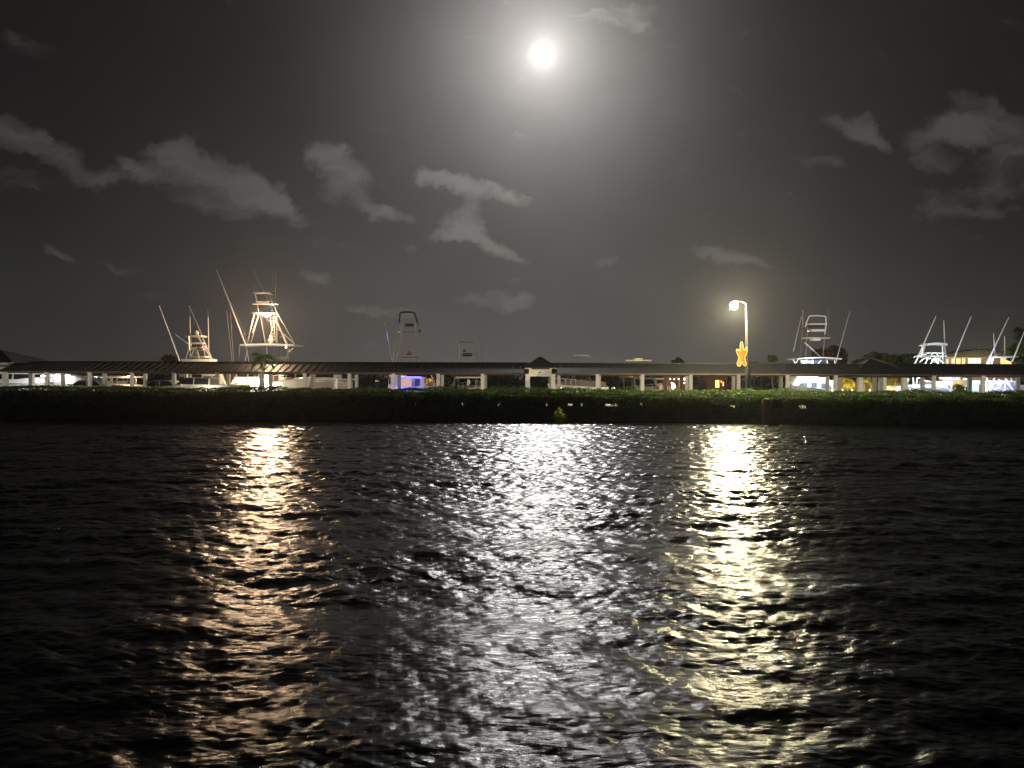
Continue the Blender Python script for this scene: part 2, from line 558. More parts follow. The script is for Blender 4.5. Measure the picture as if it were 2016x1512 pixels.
WM = water_mat('rippled_night_water')
wo_ = build_water(); wo_.data.materials.append(WM)

def hedge_y(x):
    """waterline of the hedge (front), world y."""
    return float(np.interp(x, [-60, -35, -18, 3, 17, 30, 45, 60], [53.2, 53.2, 53.3, 54.8, 52.4, 50, 47.5, 45]))

def struct(name, mb, m):
    o = mb.build(name, m); o['kind'] = 'structure'; return o

# bank, quay and far shore
GZ = 1.05
xs_ = list(range(-110, 111, 5))
front = [Vector((x, hedge_y(x) + .9, GZ)) for x in xs_]
mb = MB()
poly = front + [Vector((110, 74, GZ)), Vector((-110, 74, GZ))]
mb.prism(poly, (0, 0, -2.3))
struct('quay_ground', mb, M['asph'])
mb = MB()
for i in range(len(xs_) - 1):
    a, b = xs_[i], xs_[i + 1]
    ya, yb = hedge_y(a) + .55, hedge_y(b) + .55
    mb.add([(a, ya, -1), (b, yb, -1), (b, yb + .34, -1), (a, ya + .34, -1), (a, ya, 1.0), (b, yb, 1.0), (b, yb + .34, 1.0), (a, ya + .34, 1.0)],
           [(3, 2, 1, 0), (4, 5, 6, 7), (0, 1, 5, 4), (1, 2, 6, 5), (2, 3, 7, 6), (3, 0, 4, 7)])
sw = mb.build('seawall', M['wall'])
tag(sw, 'low dark concrete seawall hidden under the overhanging hedge', 'seawall')
mb = MB(); mb.add([(-160, 74.003, 0), (160, 74.003, 0), (160, 150, 0), (-160, 150, 0)], [(0, 1, 2, 3)])
struct('marina_water', mb, water_mat('still_marina_water', .25))
mb = MB(); mb.boxb(-900, 900, 120, 1500, -1.5, 1.0)
struct('far_ground', mb, M['soil'])

# ------------------------------------------------------------------ hedge
HT = 2.24
HOLES = [(P(px, 800, 54.5).x, r) for px, r in ((49, .1), (112, .14), (122, .08), (187, .1), (227, .1), (333, .1), (540, .09), (605, .07), (708, .1), (815, .08), (910, .14), (981, .12), (1078, .1), (1126, .26), (1148, .12),
         (1198, .22), (1206, .30), (1215, .16), (1266, .14), (1300, .10), (1325, .16), (1416, .13), (1434, .12), (1446, .10), (1490, .10), (1558, .10), (1564, .24), (1572, .24), (1594, .12), (1629, .16), (1655, .10), (1765, .20), (1770, .12))]
def build_hedge():
    t = thing('hedge', 'long dark green leafy hedge overhanging the far water edge below the covered walkway', 'hedge', (0, 55, 0))
    rg = np.random.default_rng(5)
    n = 210000
    x = rg.uniform(-46, 46, n)
    yf = np.interp(x, [-60, -35, -18, 3, 17, 30, 45, 60], [53.2, 53.2, 53.3, 54.8, 52.4, 50, 47.5, 45])
    # profile parameter: 0..1 down the front face, 1..2 over the top
    s = rg.uniform(0, 1, n)
    top = rg.uniform(0, 1, n) < .42
    lump = (vnoise(x / 1.1, s * 2 + 3, 4) - .5) * .55 + (vnoise(x / .35, s * 6, 6) - .5) * .25
    prof_z = np.where(top, HT - .42 * (1 - s) ** 1.8, .14 + (HT - .56) * s ** .9)
    prof_y = np.where(top, .15 + 2.8 * s, .10 + .38 * (1 - s))
    zz = prof_z + np.where(top, lump * .45 + (vnoise(x / .5, 0 * x + 9, 12) - .5) * .13, 0) + rg.normal(0, .04, n)
    yy2 = yf + prof_y + np.where(top, 0, lump * .8) + rg.uniform(0, .35, n)
    # thin places low in the hedge where one sees through to the lit drive
    hole = (vnoise(x / .42 + 7, zz / .30 + 3, 21) > .93) & (np.abs(zz - 1.09) < .12) & (~top) & (vnoise(x / 2.3, 0 * x, 31) > .42)
    for hx, hr in HOLES:
        hole |= (np.hypot((x - hx) / hr, (zz - 1.07) / (.10 + hr * .22)) < rg.uniform(.8, 1.25, n)) & (~top)
    low = (zz < .34) & (vnoise(x / .5, zz / .2, 41) > .55) & (~top)
    # an arched dark opening by the mooring post
    keep = ~(hole | low)
    arch = ((x - P(1534, 800, 52).x) / .52) ** 2 + ((zz - .6) / 1.35) ** 2 < 1
    keep &= ~(arch & (~top)) 
    c = np.stack([x, yy2, zz], -1)[keep]
    q = leaf_quads(c, .062, rg, .5)
    mesh_np('leaves', q, 4, LEAF_HEDGE, t)
    # stems and inner branches
    mb = MB(t.location)
    for k in range(420):
        xx = random.uniform(-46, 46); y0 = hedge_y(xx) + 1.5 + random.uniform(-.4, .5)
        p0 = Vector((xx, y0, GZ - .1))
        p1 = p0 + Vector((random.uniform(-.15, .15), random.uniform(-.3, .2), .5))
        p2 = p1 + Vector((random.uniform(-.3, .3), random.uniform(-.9, .3), random.uniform(.3, .6)))
        mb.tube([p0, p1, p2], .028, 4, .012)
    mb.build('stems', M['bark'], t)['kind'] = 'stuff'
    # dense twiggy heart of the hedge above the stems
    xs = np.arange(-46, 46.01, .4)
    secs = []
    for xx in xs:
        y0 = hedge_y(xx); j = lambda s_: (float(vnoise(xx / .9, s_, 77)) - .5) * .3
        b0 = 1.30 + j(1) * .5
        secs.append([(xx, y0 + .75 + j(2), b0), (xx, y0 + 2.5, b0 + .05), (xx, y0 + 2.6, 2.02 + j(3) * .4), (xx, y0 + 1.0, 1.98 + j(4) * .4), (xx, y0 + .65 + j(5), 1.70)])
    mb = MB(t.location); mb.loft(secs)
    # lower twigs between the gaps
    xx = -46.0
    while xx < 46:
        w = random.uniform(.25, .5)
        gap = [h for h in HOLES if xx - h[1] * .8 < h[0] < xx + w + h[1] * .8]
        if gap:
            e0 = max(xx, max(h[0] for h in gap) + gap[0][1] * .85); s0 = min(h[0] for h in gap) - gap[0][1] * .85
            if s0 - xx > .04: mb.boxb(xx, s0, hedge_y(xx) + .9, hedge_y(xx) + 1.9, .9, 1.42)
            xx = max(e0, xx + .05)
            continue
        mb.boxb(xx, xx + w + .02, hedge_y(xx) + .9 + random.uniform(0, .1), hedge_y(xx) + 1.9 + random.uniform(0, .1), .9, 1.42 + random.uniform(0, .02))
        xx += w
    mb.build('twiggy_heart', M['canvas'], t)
build_hedge()

def sprig():
    c = P(1101, 815, 53.6)
    t = thing('mangrove_sprig', 'small pale yellow-green leafy sprig at the water edge in front of the hedge', 'plant', (c.x, c.y, .1))
    rg = np.random.default_rng(2)
    pts = []
    for (px, py, r, k) in ((1102, 808, .13, 60), (1098, 815, .2, 110), (1108, 820, .22, 130), (1095, 821, .18, 80), (1103, 825, .2, 70)):
        p = P(px, py, 53.6)
        pts.append(np.array(p) + rg.normal(0, r * .55, (k, 3)))
    mesh_np('leaves', leaf_quads(np.concatenate(pts), .075, rg, .4), 4, LEAF_PALE, t)
    for (px, py) in ((1102, 806), (1096, 814), (1109, 818)):
        mb = MB(t.location)
        mb.tube([(c.x, c.y + .1, .0), (c.x + .03, c.y + .05, .5), P(px, py, 53.6)], .02, 5, .008)
        mb.build('stem', M['bark'], t)
sprig()

def mooring_post():
    b = P(1509, 836, 50.9)
    t = thing('mooring_post', 'thick weathered mooring post with flared cap standing in the water before the hedge', 'post', (b.x, 50.9, -.6))
    top = P(1509, 787, 50.9).z
    mb = MB(t.location)
    n = 16
    secs = []
    for z, r in ((-.8, .24), (0, .235), (.5, .23), (1.1, .25), (top - .42, .27), (top - .25, .31), (top - .12, .32), (top - .10, .30), (top, .28)):
        secs.append([(b.x + r * math.cos(2 * math.pi * k / n), 50.9 + r * math.sin(2 * math.pi * k / n), z) for k in range(n)])
    mb.loft(secs); mb.build('pile', mat('olive_weathered_pile', (.60, .52, .30), .85, var=.4, stretch=(5, 5, .6), bump=.5), t)
    mb = MB(t.location)
    for dx in (-.17, .0, .19):
        mb.box((b.x + dx, 50.57, top - .3), (.09, .05, .34))
    mb.build('fender_strip', M['conc'], t)
    mb = MB(t.location); mb.ball((b.x, 50.9, top), .26, (1, 1, .35)); mb.build('cap', M['conc'], t)
mooring_post()

# ------------------------------------------------------------------ covered walkway
def line_y(x): return 66.0 - .057 * x
def on_line(px, off=0.0):
    u = ray(px, 745); u = u.x / u.y
    D = (66.0 + off) / (1 + .057 * u)
    return u * D, D
NX, NY = .0569, .9984     # unit normal of the walkway line (towards the marina)
TX, TY = .9984, -.0569
def wl(x, off, z):
    """point on the walkway line at world x, shifted off metres away from the water."""
    return Vector((x + NX * off, line_y(x) + NY * off, z))
EAVE, RIDGE = 3.49, 4.40
DEPTH = 2.35
FRONT_PX = [93, 177, 260, 343, 428, 514, 600, 688, 775, 863, 950, 1176, 1265, 1360, 1454, 1550, 1645, 1741, 1838, 1935]
REAR_PX = [124, 206, 286, 366, 450, 533, 617, 702, 786, 871, 956, 1100, 1180, 1263, 1352, 1444, 1537, 1629, 1722, 1816, 1909, 2004]
def build_walkway():
    t = thing('covered_walkway', 'long covered walkway with a low ridged metal roof on cream square pillars behind the hedge', 'covered walkway', (0, 66, GZ))
    def pillar(x, y, z1, w=.26):
        mb = MB(t.location)
        rz = -.057
        mb.box((x, y, (GZ + z1) / 2), (w, w, z1 - GZ), rz)
        mb.box((x, y, GZ + .15), (w + .10, w + .10, .30), rz)
        mb.box((x, y, z1 - .06), (w + .07, w + .07, .12), rz)
        mb.build('pillar', M['plaster'], t)
    for px in FRONT_PX:
        x, y = on_line(px); pillar(x, y, EAVE - .0)
    for px in REAR_PX:
        x, y = on_line(px, DEPTH); pillar(x, y, EAVE - .0)
    def run(x0, x1):
        # roof: two slopes as one thin shell, hips open at the ends
        oh = 1.35
        prof = [(-oh, EAVE - .01), (DEPTH / 2, RIDGE), (DEPTH + oh, EAVE - .01), (DEPTH + oh, EAVE - .06), (DEPTH / 2, RIDGE - .06), (-oh, EAVE - .06)]
        mb = MB(t.location)
        mb.loft([[wl(x0, o, z) for o, z in prof], [wl(x1, o, z) for o, z in prof]])
        # standing seams belong to the sheet
        x = x0 + .2
        while x < x1:
            for (o0, z0, o1, z1) in ((-oh, EAVE, DEPTH / 2 - .03, RIDGE), (DEPTH / 2 + .03, RIDGE, DEPTH + oh, EAVE)):
                a, b = wl(x - .02, o0, z0), wl(x + .02, o0, z0)
                c, d = wl(x + .02, o1, z1), wl(x - .02, o1, z1)
                up = Vector((0, 0, .03))
                mb.add([a, b, c, d, a + up, b + up, c + up, d + up], [(4, 5, 6, 7), (0, 1, 5, 4), (1, 2, 6, 5), (2, 3, 7, 6), (3, 0, 4, 7)])
            x += .61
        mb.build('roof', M['roof'], t)
        mb = MB(t.location)
        a0, a1 = wl(x0, DEPTH / 2 - .12, RIDGE - .04), wl(x1, DEPTH / 2 - .12, RIDGE - .02)
        b0, b1 = wl(x0, DEPTH / 2 + .12, RIDGE - .04), wl(x1, DEPTH / 2 + .12, RIDGE - .02)
        up = Vector((0, 0, .055))
        mb.add([a0, a1, b1, b0, a0 + up, a1 + up, b1 + up, b0 + up], [(3, 2, 1, 0), (4, 5, 6, 7), (0, 1, 5, 4), (1, 2, 6, 5), (2, 3, 7, 6), (3, 0, 4, 7)])
        mb.build('ridge_cap', M['roof'], t)
        for o in (-oh - .06, DEPTH + oh + .06):
            mb = MB(t.location)
            s_ = [wl(x0, o - .05, EAVE - .08), wl(x0, o + .05, EAVE - .08), wl(x0, o + .05, EAVE + .02), wl(x0, o - .05, EAVE + .02)]
            e_ = [wl(x1, o - .05, EAVE - .08), wl(x1, o + .05, EAVE - .08), wl(x1, o + .05, EAVE + .02), wl(x1, o - .05, EAVE + .02)]
            mb.loft([s_, e_]); mb.build('gutter', M['soffit'], t)
        for o in (0.0, DEPTH):
            mb = MB(t.location)
            s_ = [wl(x0, o - .07, EAVE - .17), wl(x0, o + .07, EAVE - .17), wl(x0, o + .07, EAVE + .03), wl(x0, o - .07, EAVE + .03)]
            e_ = [wl(x1, o - .07, EAVE - .17), wl(x1, o + .07, EAVE - .17), wl(x1, o + .07, EAVE + .03), wl(x1, o - .07, EAVE + .03)]
            mb.loft([s_, e_]); mb.build('beam', M['soffit'], t)
    xa = on_line(1042)[0]; xb = on_line(1086)[0]
    xl = on_line(16)[0]; xr0, xr1 = on_line(1690)[0], on_line(1782)[0]
    run(xl, xa); run(xb, on_line(2080)[0])
    mb = MB(t.location)
    x0, x1 = on_line(-140)[0], on_line(2120)[0]
    s_ = [wl(x0, o, z) for o, z in ((-.6, GZ + .004), (DEPTH + .6, GZ + .004), (DEPTH + .6, GZ + .08), (-.6, GZ + .08))]
    e_ = [wl(x1, o, z) for o, z in ((-.6, GZ + .004), (DEPTH + .6, GZ + .004), (DEPTH + .6, GZ + .08), (-.6, GZ + .08))]
    mb.loft([s_, e_]); mb.build('walk_slab', M['conc'], t)
build_walkway()

def entry(pxc, half, peak_py, name, label, eave_px_y, board, mroof, logo=False, halfroof=None, post_w=.36, off=-.12):
    """a square entrance pavilion with a pyramid roof and a boarded fascia between two posts."""
    x, y = on_line(pxc, off)
    t = thing(name, label, 'pavilion', (x, y, GZ), 'entrance pavilions of the covered walkway')
    sc = y / F
    hw = half * sc
    hr = (halfroof or half) * sc + .05
    zt = P(pxc, eave_px_y, y).z
    zp = P(pxc, peak_py, y + hr).z
    yc = y + hw + .05
    # roof
    mb = MB(t.location)
    cs = [(x - hr, yc - hr - .1, zt), (x + hr, yc - hr - .1, zt), (x + hr, yc + hr + .1, zt), (x - hr, yc + hr + .1, zt)]
    lo = [(a, b, c - .07) for a, b, c in cs]
    mb.add(cs + lo + [(x, yc, zp)], [(0, 1, 8), (1, 2, 8), (2, 3, 8), (3, 0, 8), (0, 4, 5, 1), (1, 5, 6, 2), (2, 6, 7, 3), (3, 7, 4, 0), (4, 7, 6, 5)])
    for k in range(4):
        a = Vector(cs[k]); b = Vector((x, yc, zp))
        mb.tube([a, b], .045, 5)
    mb.build('roof', mroof, t)
    for sx in (-1, 1):
        for yy_ in (y + .02, y + 2 * hw):
            mb = MB(t.location)
            xx = x + sx * (hw - post_w / 2)
            mb.box((xx, yy_, (GZ + zt - .08) / 2), (post_w, post_w, zt - .08 - GZ))
            mb.box((xx, yy_, GZ + .15), (post_w + .1, post_w + .1, .3))
            if board:   # curved bracket capital
                zb = P(pxc, board, y).z
                for q in range(5):
                    w = post_w + .05 + .05 * q
                    z0 = zb + .1 + (zt - .1 - zb - .1) * (q / 5)
                    z1 = zb + .1 + (zt - .1 - zb - .1) * ((q + 1) / 5)
                    if q == 2: w -= .14
                    if q == 1: w -= .05
                    mb.box((xx, yy_, (z0 + z1) / 2), (w, post_w + .02 + .004 * q, z1 - z0))
            mb.build('pillar', M['plaster'], t)
    if board:
        zb = P(pxc, board, y).z
        mb = MB(t.location)
        xi = hw - post_w
        mb.boxb(x - xi + .002, x + xi - .002, y - .08, y + .10, zb, zt - .12)
        bd = mb.build('sign_board', M['board'], t)
        mb = MB(t.location)
        mb.boxb(x - xi + .003, x + xi - .003, y - .115, y - .083, zb - .0, zb + .09)
        mb.build('trim', M['gel'], t)
        mb = MB(t.location)
        mb.boxb(x - xi + .003, x + xi - .003, y - .14, y - .083, zt - .20, zt - .11)
        mb.build('cornice', M['soffit'], t)
        if logo:
            # small dark leaping-fish mark and a faint line of worn letters above it
            def fp(px, py): return P(px, py, y - .085)
            mb = MB(t.location)
            mk = [(1060.0, 736.0), (1060.6, 732.2), (1062.4, 731.8), (1064.2, 731.7), (1065.6, 732.6), (1067.6, 733.4), (1065.8, 733.9), (1064.2, 733.1), (1062.6, 733.8), (1061.4, 735.2), (1060.6, 736.2)]
            mb.prism([fp(*q) for q in mk], (0, -.012, 0)); mb.build('fish_mark', M['brown'], bd)
            mb = MB(t.location)
            random.seed(4)
            for px in (1064.3, 1065.8, 1068.2, 1071.5, 1073.6):
                h = random.uniform(.8, 1.5)
                a, b = fp(px, 729.6), fp(px + .9, 729.6 - h)
                mb.boxb(a.x, b.x, a.y - .010, a.y - .001, a.z, b.z)
            a, b = fp(1063.8, 729.9), fp(1075, 729.5)
            mb.boxb(a.x, b.x, a.y - .006, a.y - .0015, a.z, b.z)
            mb.build('faded_lettering', M['alud'], bd)
    return t
entry(1064, 29, 702, 'entrance_pavilion', 'small pavilion with pointed dark roof and cream sign board midway along the walkway', 722.5, 741.0, M['roofd'], True, 31)
entry(-28, 42, 690, 'entrance_pavilion', 'pavilion with pointed dark roof cut off at the left end of the walkway', 712, 731, M['roofd'], False, 70)
entry(1737, 48, 706, 'entrance_pavilion', 'broad dark hip-roofed pavilion near the right end of the walkway, without a sign board', 741.5, None, M['roofd'], False, 74)

# ------------------------------------------------------------------ street lamp with star decoration
def street_lamp():
    D = 59.5
    base = P(1475, 768, D); bx = base.x
    t = thing('street_lamp', 'tall tapered pole with one glaring yellow-white lamp on a short arm behind the hedge', 'street lamp', (bx, D, GZ))
    topz = P(1468, 598, D).z; tx = P(1469.5, 598, D).x
    mb = MB(t.location)
    x0 = P(1475.5, 768, D).x
    mb.tube([(x0, D, GZ), (x0 - .1, D, 3.6), (P(1472.0, 680, D).x, D, P(1472, 680, D).z), (tx, D, topz)], .20, 12, .025)
    mb.build('pole', M['wood'], t, smooth=True)
    mb = MB(t.location)
    mb.tube([P(1469.3, 775, D - .3), P(1468.9, 690, D - .25), P(1467.9, 603, D - .1)], .035, 6, .03)
    mb.build('conduit', M['alug'], t)
    h = P(1446, 601, D - .3)
    mb = MB(t.location)
    mb.tube([(tx, D, topz - .05), (tx - .3, D - .1, topz + .12), (h.x + .3, D - .28, h.z + .30)], .025, 6)
    mb.build('arm', M['steel'], t)
    mb = MB(t.location)
    mb.ball((h.x + .10, h.y, h.z + .30), .20, (1.3, .7, .45))
    mb.build('lamp_housing', M['steel'], t)
    mb = MB(t.location)
    mb.ball((h.x - .03, h.y, h.z + .0), .30, (1.05, .95, .95), 20, 14)
    ln = mb.build('lamp_lens', M['lens'], t)
    lamp(t, (h.x - .03, h.y - .02, h.z - .32), LAMP_W, (1.0, .87, .53), .2)
    mb = MB(t.location)
    mb.box(P(1475.5, 705.5, D - .25), (.16, .1, .1)); mb.build('bracket', M['soffit'], t)
LAMP_W = 15000
street_lamp()

def star():
    D = 59.0
    c = P(1460, 700, D)
    t = thing('star_light', 'glowing golden starfish outline of rope light hung on the lamp pole', 'light decoration', (c.x, c.y, c.z))
    out = [(1459.5, 673.2), (1461.8, 674.5), (1463.0, 681), (1464.2, 688.5), (1466.6, 689), (1468.8, 684.5), (1470.8, 684), (1470.6, 692), (1468.2, 699), (1466.2, 704), (1467.6, 711),
           (1469.2, 717), (1467.6, 720.2), (1464.8, 719.6), (1462.4, 715), (1461.0, 712.2), (1459.4, 715), (1458.0, 719.6), (1454.6, 721.0), (1451.8, 719.2), (1451.6, 714.5), (1453.6, 708.5), (1454.2, 702.5),
           (1452.4, 698.5), (1450.2, 693), (1449.8, 688.5), (1452.2, 687.6), (1455.2, 690.0), (1457.2, 690.5), (1457.4, 683), (1457.8, 676)]
    pts = [P(a, b, D) for a, b in out]
    # smooth closed curve
    n = len(pts); sm = []
    for i in range(n):
        p0, p1, p2, p3 = pts[i - 1], pts[i], pts[(i + 1) % n], pts[(i + 2) % n]
        for s in (0, .5):
            sm.append(.5 * ((2 * p1) + (p2 - p0) * s + (2 * p0 - 5 * p1 + 4 * p2 - p3) * s * s + (3 * p1 - 3 * p2 + p3 - p0) * s ** 3))
    sm.append(sm[0])
    mb = MB(t.location); mb.tube(sm, .034, 6); mb.build('rope_light', M['star'], t)
    mb = MB(t.location); mb.prism([q + Vector((0, .06, 0)) for q in sm[:-1]], (0, .02, 0)); mb.build('glow_fill_panel', mat('amber_glow_fill', (.60, .44, .13), .8, var=.2), t)  # added panel, its amber colour stands in for the glow inside the star
    mb = MB(t.location)
    mb.tube([P(1458, 690, D + .1), P(1466, 690, D + .1), P(1466, 712, D + .1), P(1456, 712, D + .1), P(1458, 690, D + .1)], .012, 4)
    mb.tube([P(1460, 700, D + .1), P(1470, 700, D + .3)], .02, 4)
    mb.build('frame', M['gold'], t)
    for (a, b) in ((1460.5, 684), (1460, 700), (1456, 714)):
        lamp(t, P(a, b, D - .3), 9, (1, .55, .12), .08)
star()

# ------------------------------------------------------------------ palms and trees
def palm(name, label, base, crown, r, seed, n=16, droop=1.0, trunk_r=.14, m=None, group=None, sz=1.0):
    rg = random.Random(seed); rn = np.random.default_rng(seed)
    base = Vector(base); crown = Vector(crown)
    t = thing(name, label, 'palm tree', base, group)
    mb = MB(base)
    mid = (base + crown) / 2 + Vector((rg.uniform(-.2, .2), 0, 0))
    mb.tube([base, base * .75 + mid * .25 + Vector((.02, 0, 0)), mid, crown], trunk_r, 8, trunk_r * .6)
    mb.build('trunk', M['palmt'], t)
    q = []
    for k in range(n):
        a = 2 * math.pi * k / n + rg.uniform(-.25, .25)
        el = rg.choice([-.1, .25, .6, .95]) + rg.uniform(-.12, .12)
        L = r * rg.uniform(.85, 1.15)
        d = Vector((math.cos(a), math.sin(a), 0))
        side = Vector((-math.sin(a), math.cos(a), 0))
        pts = []
        p = Vector(crown); e = el
        for s in range(12):
            pts.append(p.copy())
            p = p + (d * math.cos(e) + Vector((0, 0, math.sin(e)))) * (L / 11)
            e -= .16 * droop * (1 + s * .06)
        for s in range(1, 12):
            for sub in (0, .33, .66):
                pp = pts[s - 1].lerp(pts[s], sub)
                ll = r * .34 * sz * math.sin(math.pi * min(1, (s + sub) / 13) * .9 + .3) * rg.uniform(.8, 1.15)
                fw = (pts[s] - pts[s - 1]).normalized()
                for sg in (-1, 1):
                    tip = pp + side * (sg * ll * .72) + fw * (ll * .5) + Vector((0, 0, -ll * rg.uniform(.25, .7)))
                    w = fw * (.035 * sz + .01)
                    midp = pp.lerp(tip, .5) + Vector((0, 0, ll * .06))
                    q += [pp - w * .5, midp - w, tip, midp + w]
    mesh_np('crown', np.array([tuple(v) for v in q]), 4, m or LEAF_PALM, t)
    return t

def tree(name, label, base, blobs, seed, m=None, leaf=.16, dens=260, cat='tree', group=None):
    """blobs: (centre, rx, ry, rz)"""
    rg = np.random.default_rng(seed)
    base = Vector(base)
    t = thing(name, label, cat, base, group)
    mb = MB(base)
    top = sum((Vector(b[0]) for b in blobs), Vector()) / len(blobs)
    fork = base.lerp(top, .45)
    mb.tube([base, base.lerp(fork, .5) + Vector((.06, 0, 0)), fork], .2, 7, .13)
    for b in blobs:
        c = Vector(b[0])
        mb.tube([fork, fork.lerp(c, .5) + Vector((0, 0, .1)), c], .09, 5, .03)
    mb.build('trunk', M['bark'], t)
    pts = []
    for (c, rx, ry, rz) in blobs:
        k = int(dens * (rx * rz + rx * ry) * 2)
        d = rg.normal(size=(k, 3)); d /= np.linalg.norm(d, axis=1)[:, None]
        rr = rg.uniform(.35, 1.0, k) ** .5
        bump = .75 + .5 * vnoise(d[:, 0] * 3 + seed, d[:, 2] * 3 + d[:, 1] * 2, seed)
        p = np.array(c) + d * np.array([rx, ry, rz]) * (rr * bump)[:, None]
        keep = vnoise(p[:, 0] * 1.6 / max(rx, .5) * 1.5, p[:, 2] * 2.2, seed + 3) > .22
        pts.append(p[keep])
    mesh_np('crown', leaf_quads(np.concatenate(pts), leaf, rg, .3), 4, m or LEAF_DARK, t)
    return t

pb = P(516, 765, 62.5)
palm('coconut_palm', 'small dark coconut palm in front of the roof under the lit fishing tower', (P(520, 762, 62.5).x, 62.5, GZ), P(516, 706, 62.5), 1.4, 5, 16, .85, .09, sz=.95)
palm('distant_palm', 'dark round palm head above the roof right of the lamp pole', (P(1522, 760, 92).x, 92, 1.0), P(1521, 702, 92), 1.0, 8, 20, 1.5, .16)
def px_blobs(lst, D):
    out = []
    for (px, py, rx, rz) in lst:
        s = D / F
        out.append((P(px, py, D), rx * s, rx * s * .8, rz * s))
    return out
tree('broad_tree', 'dark bushy treetop just above the roof left of the first fishing boat', (P(335, 760, 104).x, 104, 1), px_blobs([(327, 706, 9, 6), (340, 707, 10, 5), (334, 703, 7, 4)], 104), 3, leaf=.2)
tree('broad_tree', 'small dark treetop above the roof between the pavilion and the lamp pole', (P(1335, 760, 110).x, 110, 1), px_blobs([(1336, 710, 6, 6), (1330, 715, 9, 6), (1341, 714, 7, 6)], 110), 4, leaf=.18, dens=600)
tree('flame_tree', 'reddish dark tree lit orange from below behind the right tower boat', (P(1640, 760, 97).x, 97, 1), px_blobs([(1640, 692, 17, 11), (1612, 697, 13, 11), (1655, 698, 12, 12), (1630, 706, 18, 8), (1648, 710, 18, 7)], 97), 6, m=leaf_mat('russet_leaves', (.12, .06, .02), .4), leaf=.2, dens=200)
tree('broad_tree', 'dark ragged tree rising behind the pavilion with the broad hip roof', (P(1722, 760, 71.5).x, 71.5, 1), px_blobs([(1722, 706, 20, 9), (1700, 712, 16, 8), (1748, 707, 26, 9), (1718, 698, 8, 5), (1690, 719, 18, 8), (1772, 712, 20, 7), (1735, 701, 16, 6)], 71.5), 9, leaf=.17)
tree('broad_tree', 'dark green tree beside the twin outrigger boat right of the hip roof', (P(1800, 760, 100).x, 100, 1), px_blobs([(1790, 706, 20, 9), (1812, 702, 14, 7), (1775, 712, 16, 8), (1840, 706, 22, 9)], 100), 12, leaf=.2)
tree('broad_tree', 'dark low treetops above the far house roof', (P(1890, 760, 116).x, 116, 1), px_blobs([(1885, 700, 22, 7), (1905, 698, 18, 8), (1860, 702, 18, 6), (1930, 692, 16, 6)], 116), 14, leaf=.22)
tree('tall_tree', 'tall dark tree at the right edge behind the last outrigger', (P(2022, 760, 100).x, 100, 1), px_blobs([(2012, 690, 20, 20), (1998, 700, 14, 14), (2030, 668, 22, 22), (1985, 690, 12, 9)], 100), 15, leaf=.2)
palm('edge_palm', 'dark palm fronds entering at the right edge above the outriggers', (P(2028, 760, 86).x, 86, 1.0), P(2016, 652, 86), 1.7, 22, 20, 1.1, .16, m=LEAF_DARK)
for i, (px, py, rx, lab) in enumerate([(985, 748, 40, 'dark bushes under the roof left of the entrance pavilion'), (1062, 752, 34, 'dark bushes seen through the opening of the middle pavilion'),
                                   (1215, 752, 26, 'dark green bush under the roof between the covered skiff and the pink kiosk'), (735, 752, 34, 'dark bushes under the roof beside the blue lit boat'), (1505, 754, 30, 'dark low bushes under the roof right of the lamp pole'), (1890, 766, 15, 'dark shrub in front of the white boats under the right roof')]):
    D = 71.6 if i == 5 else 112
    tree('bush', lab, (P(px, 764, D).x, D, 1.0), px_blobs([(px - rx * .5, py, rx * .6, 10), (px + rx * .4, py + 2, rx * .6, 9), (px, py - 3, rx * .5, 9)], D), 30 + i, leaf=.2 if D > 100 else .1, cat='bush', dens=180)

def treeline():
    rg = np.random.default_rng(77)
    n = 60000
    x = rg.uniform(-150, 150, n)
    h = 2.2 + 2.3 * vnoise(x / 9.0, 0 * x, 3) + 1.0 * vnoise(x / 2.5, 0 * x + 5, 4)
    z = 1.0 + h * rg.uniform(0, 1, n) ** .8
    y = 142 + rg.uniform(0, 4, n) + 1.5 * vnoise(x / 3, z / 1.5, 9)
    o = mesh_np('treeline', leaf_quads(np.stack([x, y, z], -1), .30, rg, .3), 4, LEAF_DARK)
    o['kind'] = 'stuff'
    tag(o, 'far dark mass of trees along the opposite bank, seen under the roof', 'trees')
treeline()

# ------------------------------------------------------------------ vehicles
def car_profile(kind):
    if kind == 'pickup':
        body = [(0, .45), (0, 1.12), (.25, 1.28), (1.55, 1.38), (2.3, 1.92), (2.55, 1.97), (4.05, 1.97), (4.2, 1.90), (4.25, 1.42), (6.2, 1.42), (6.25, .5)]
        win = [[(1.75, 1.42), (2.38, 1.88), (2.95, 1.88), (2.95, 1.42)], [(3.05, 1.42), (3.05, 1.88), (4.08, 1.88), (4.12, 1.42)]]
        wheels = (1.05, 5.1)
    else:
        body = [(0, .45), (0, .85), (.3, 1.0), (1.1, 1.08), (1.9, 1.60), (2.3, 1.70), (3.6, 1.70), (4.4, 1.25), (4.6, 1.1), (4.65, .5)]
        win = [[(1.35, 1.13), (1.98, 1.56), (2.7, 1.62), (2.7, 1.13)], [(2.8, 1.13), (2.8, 1.62), (3.5, 1.62), (4.05, 1.2)]]
        wheels = (.85, 3.75)
    return body, win, wheels

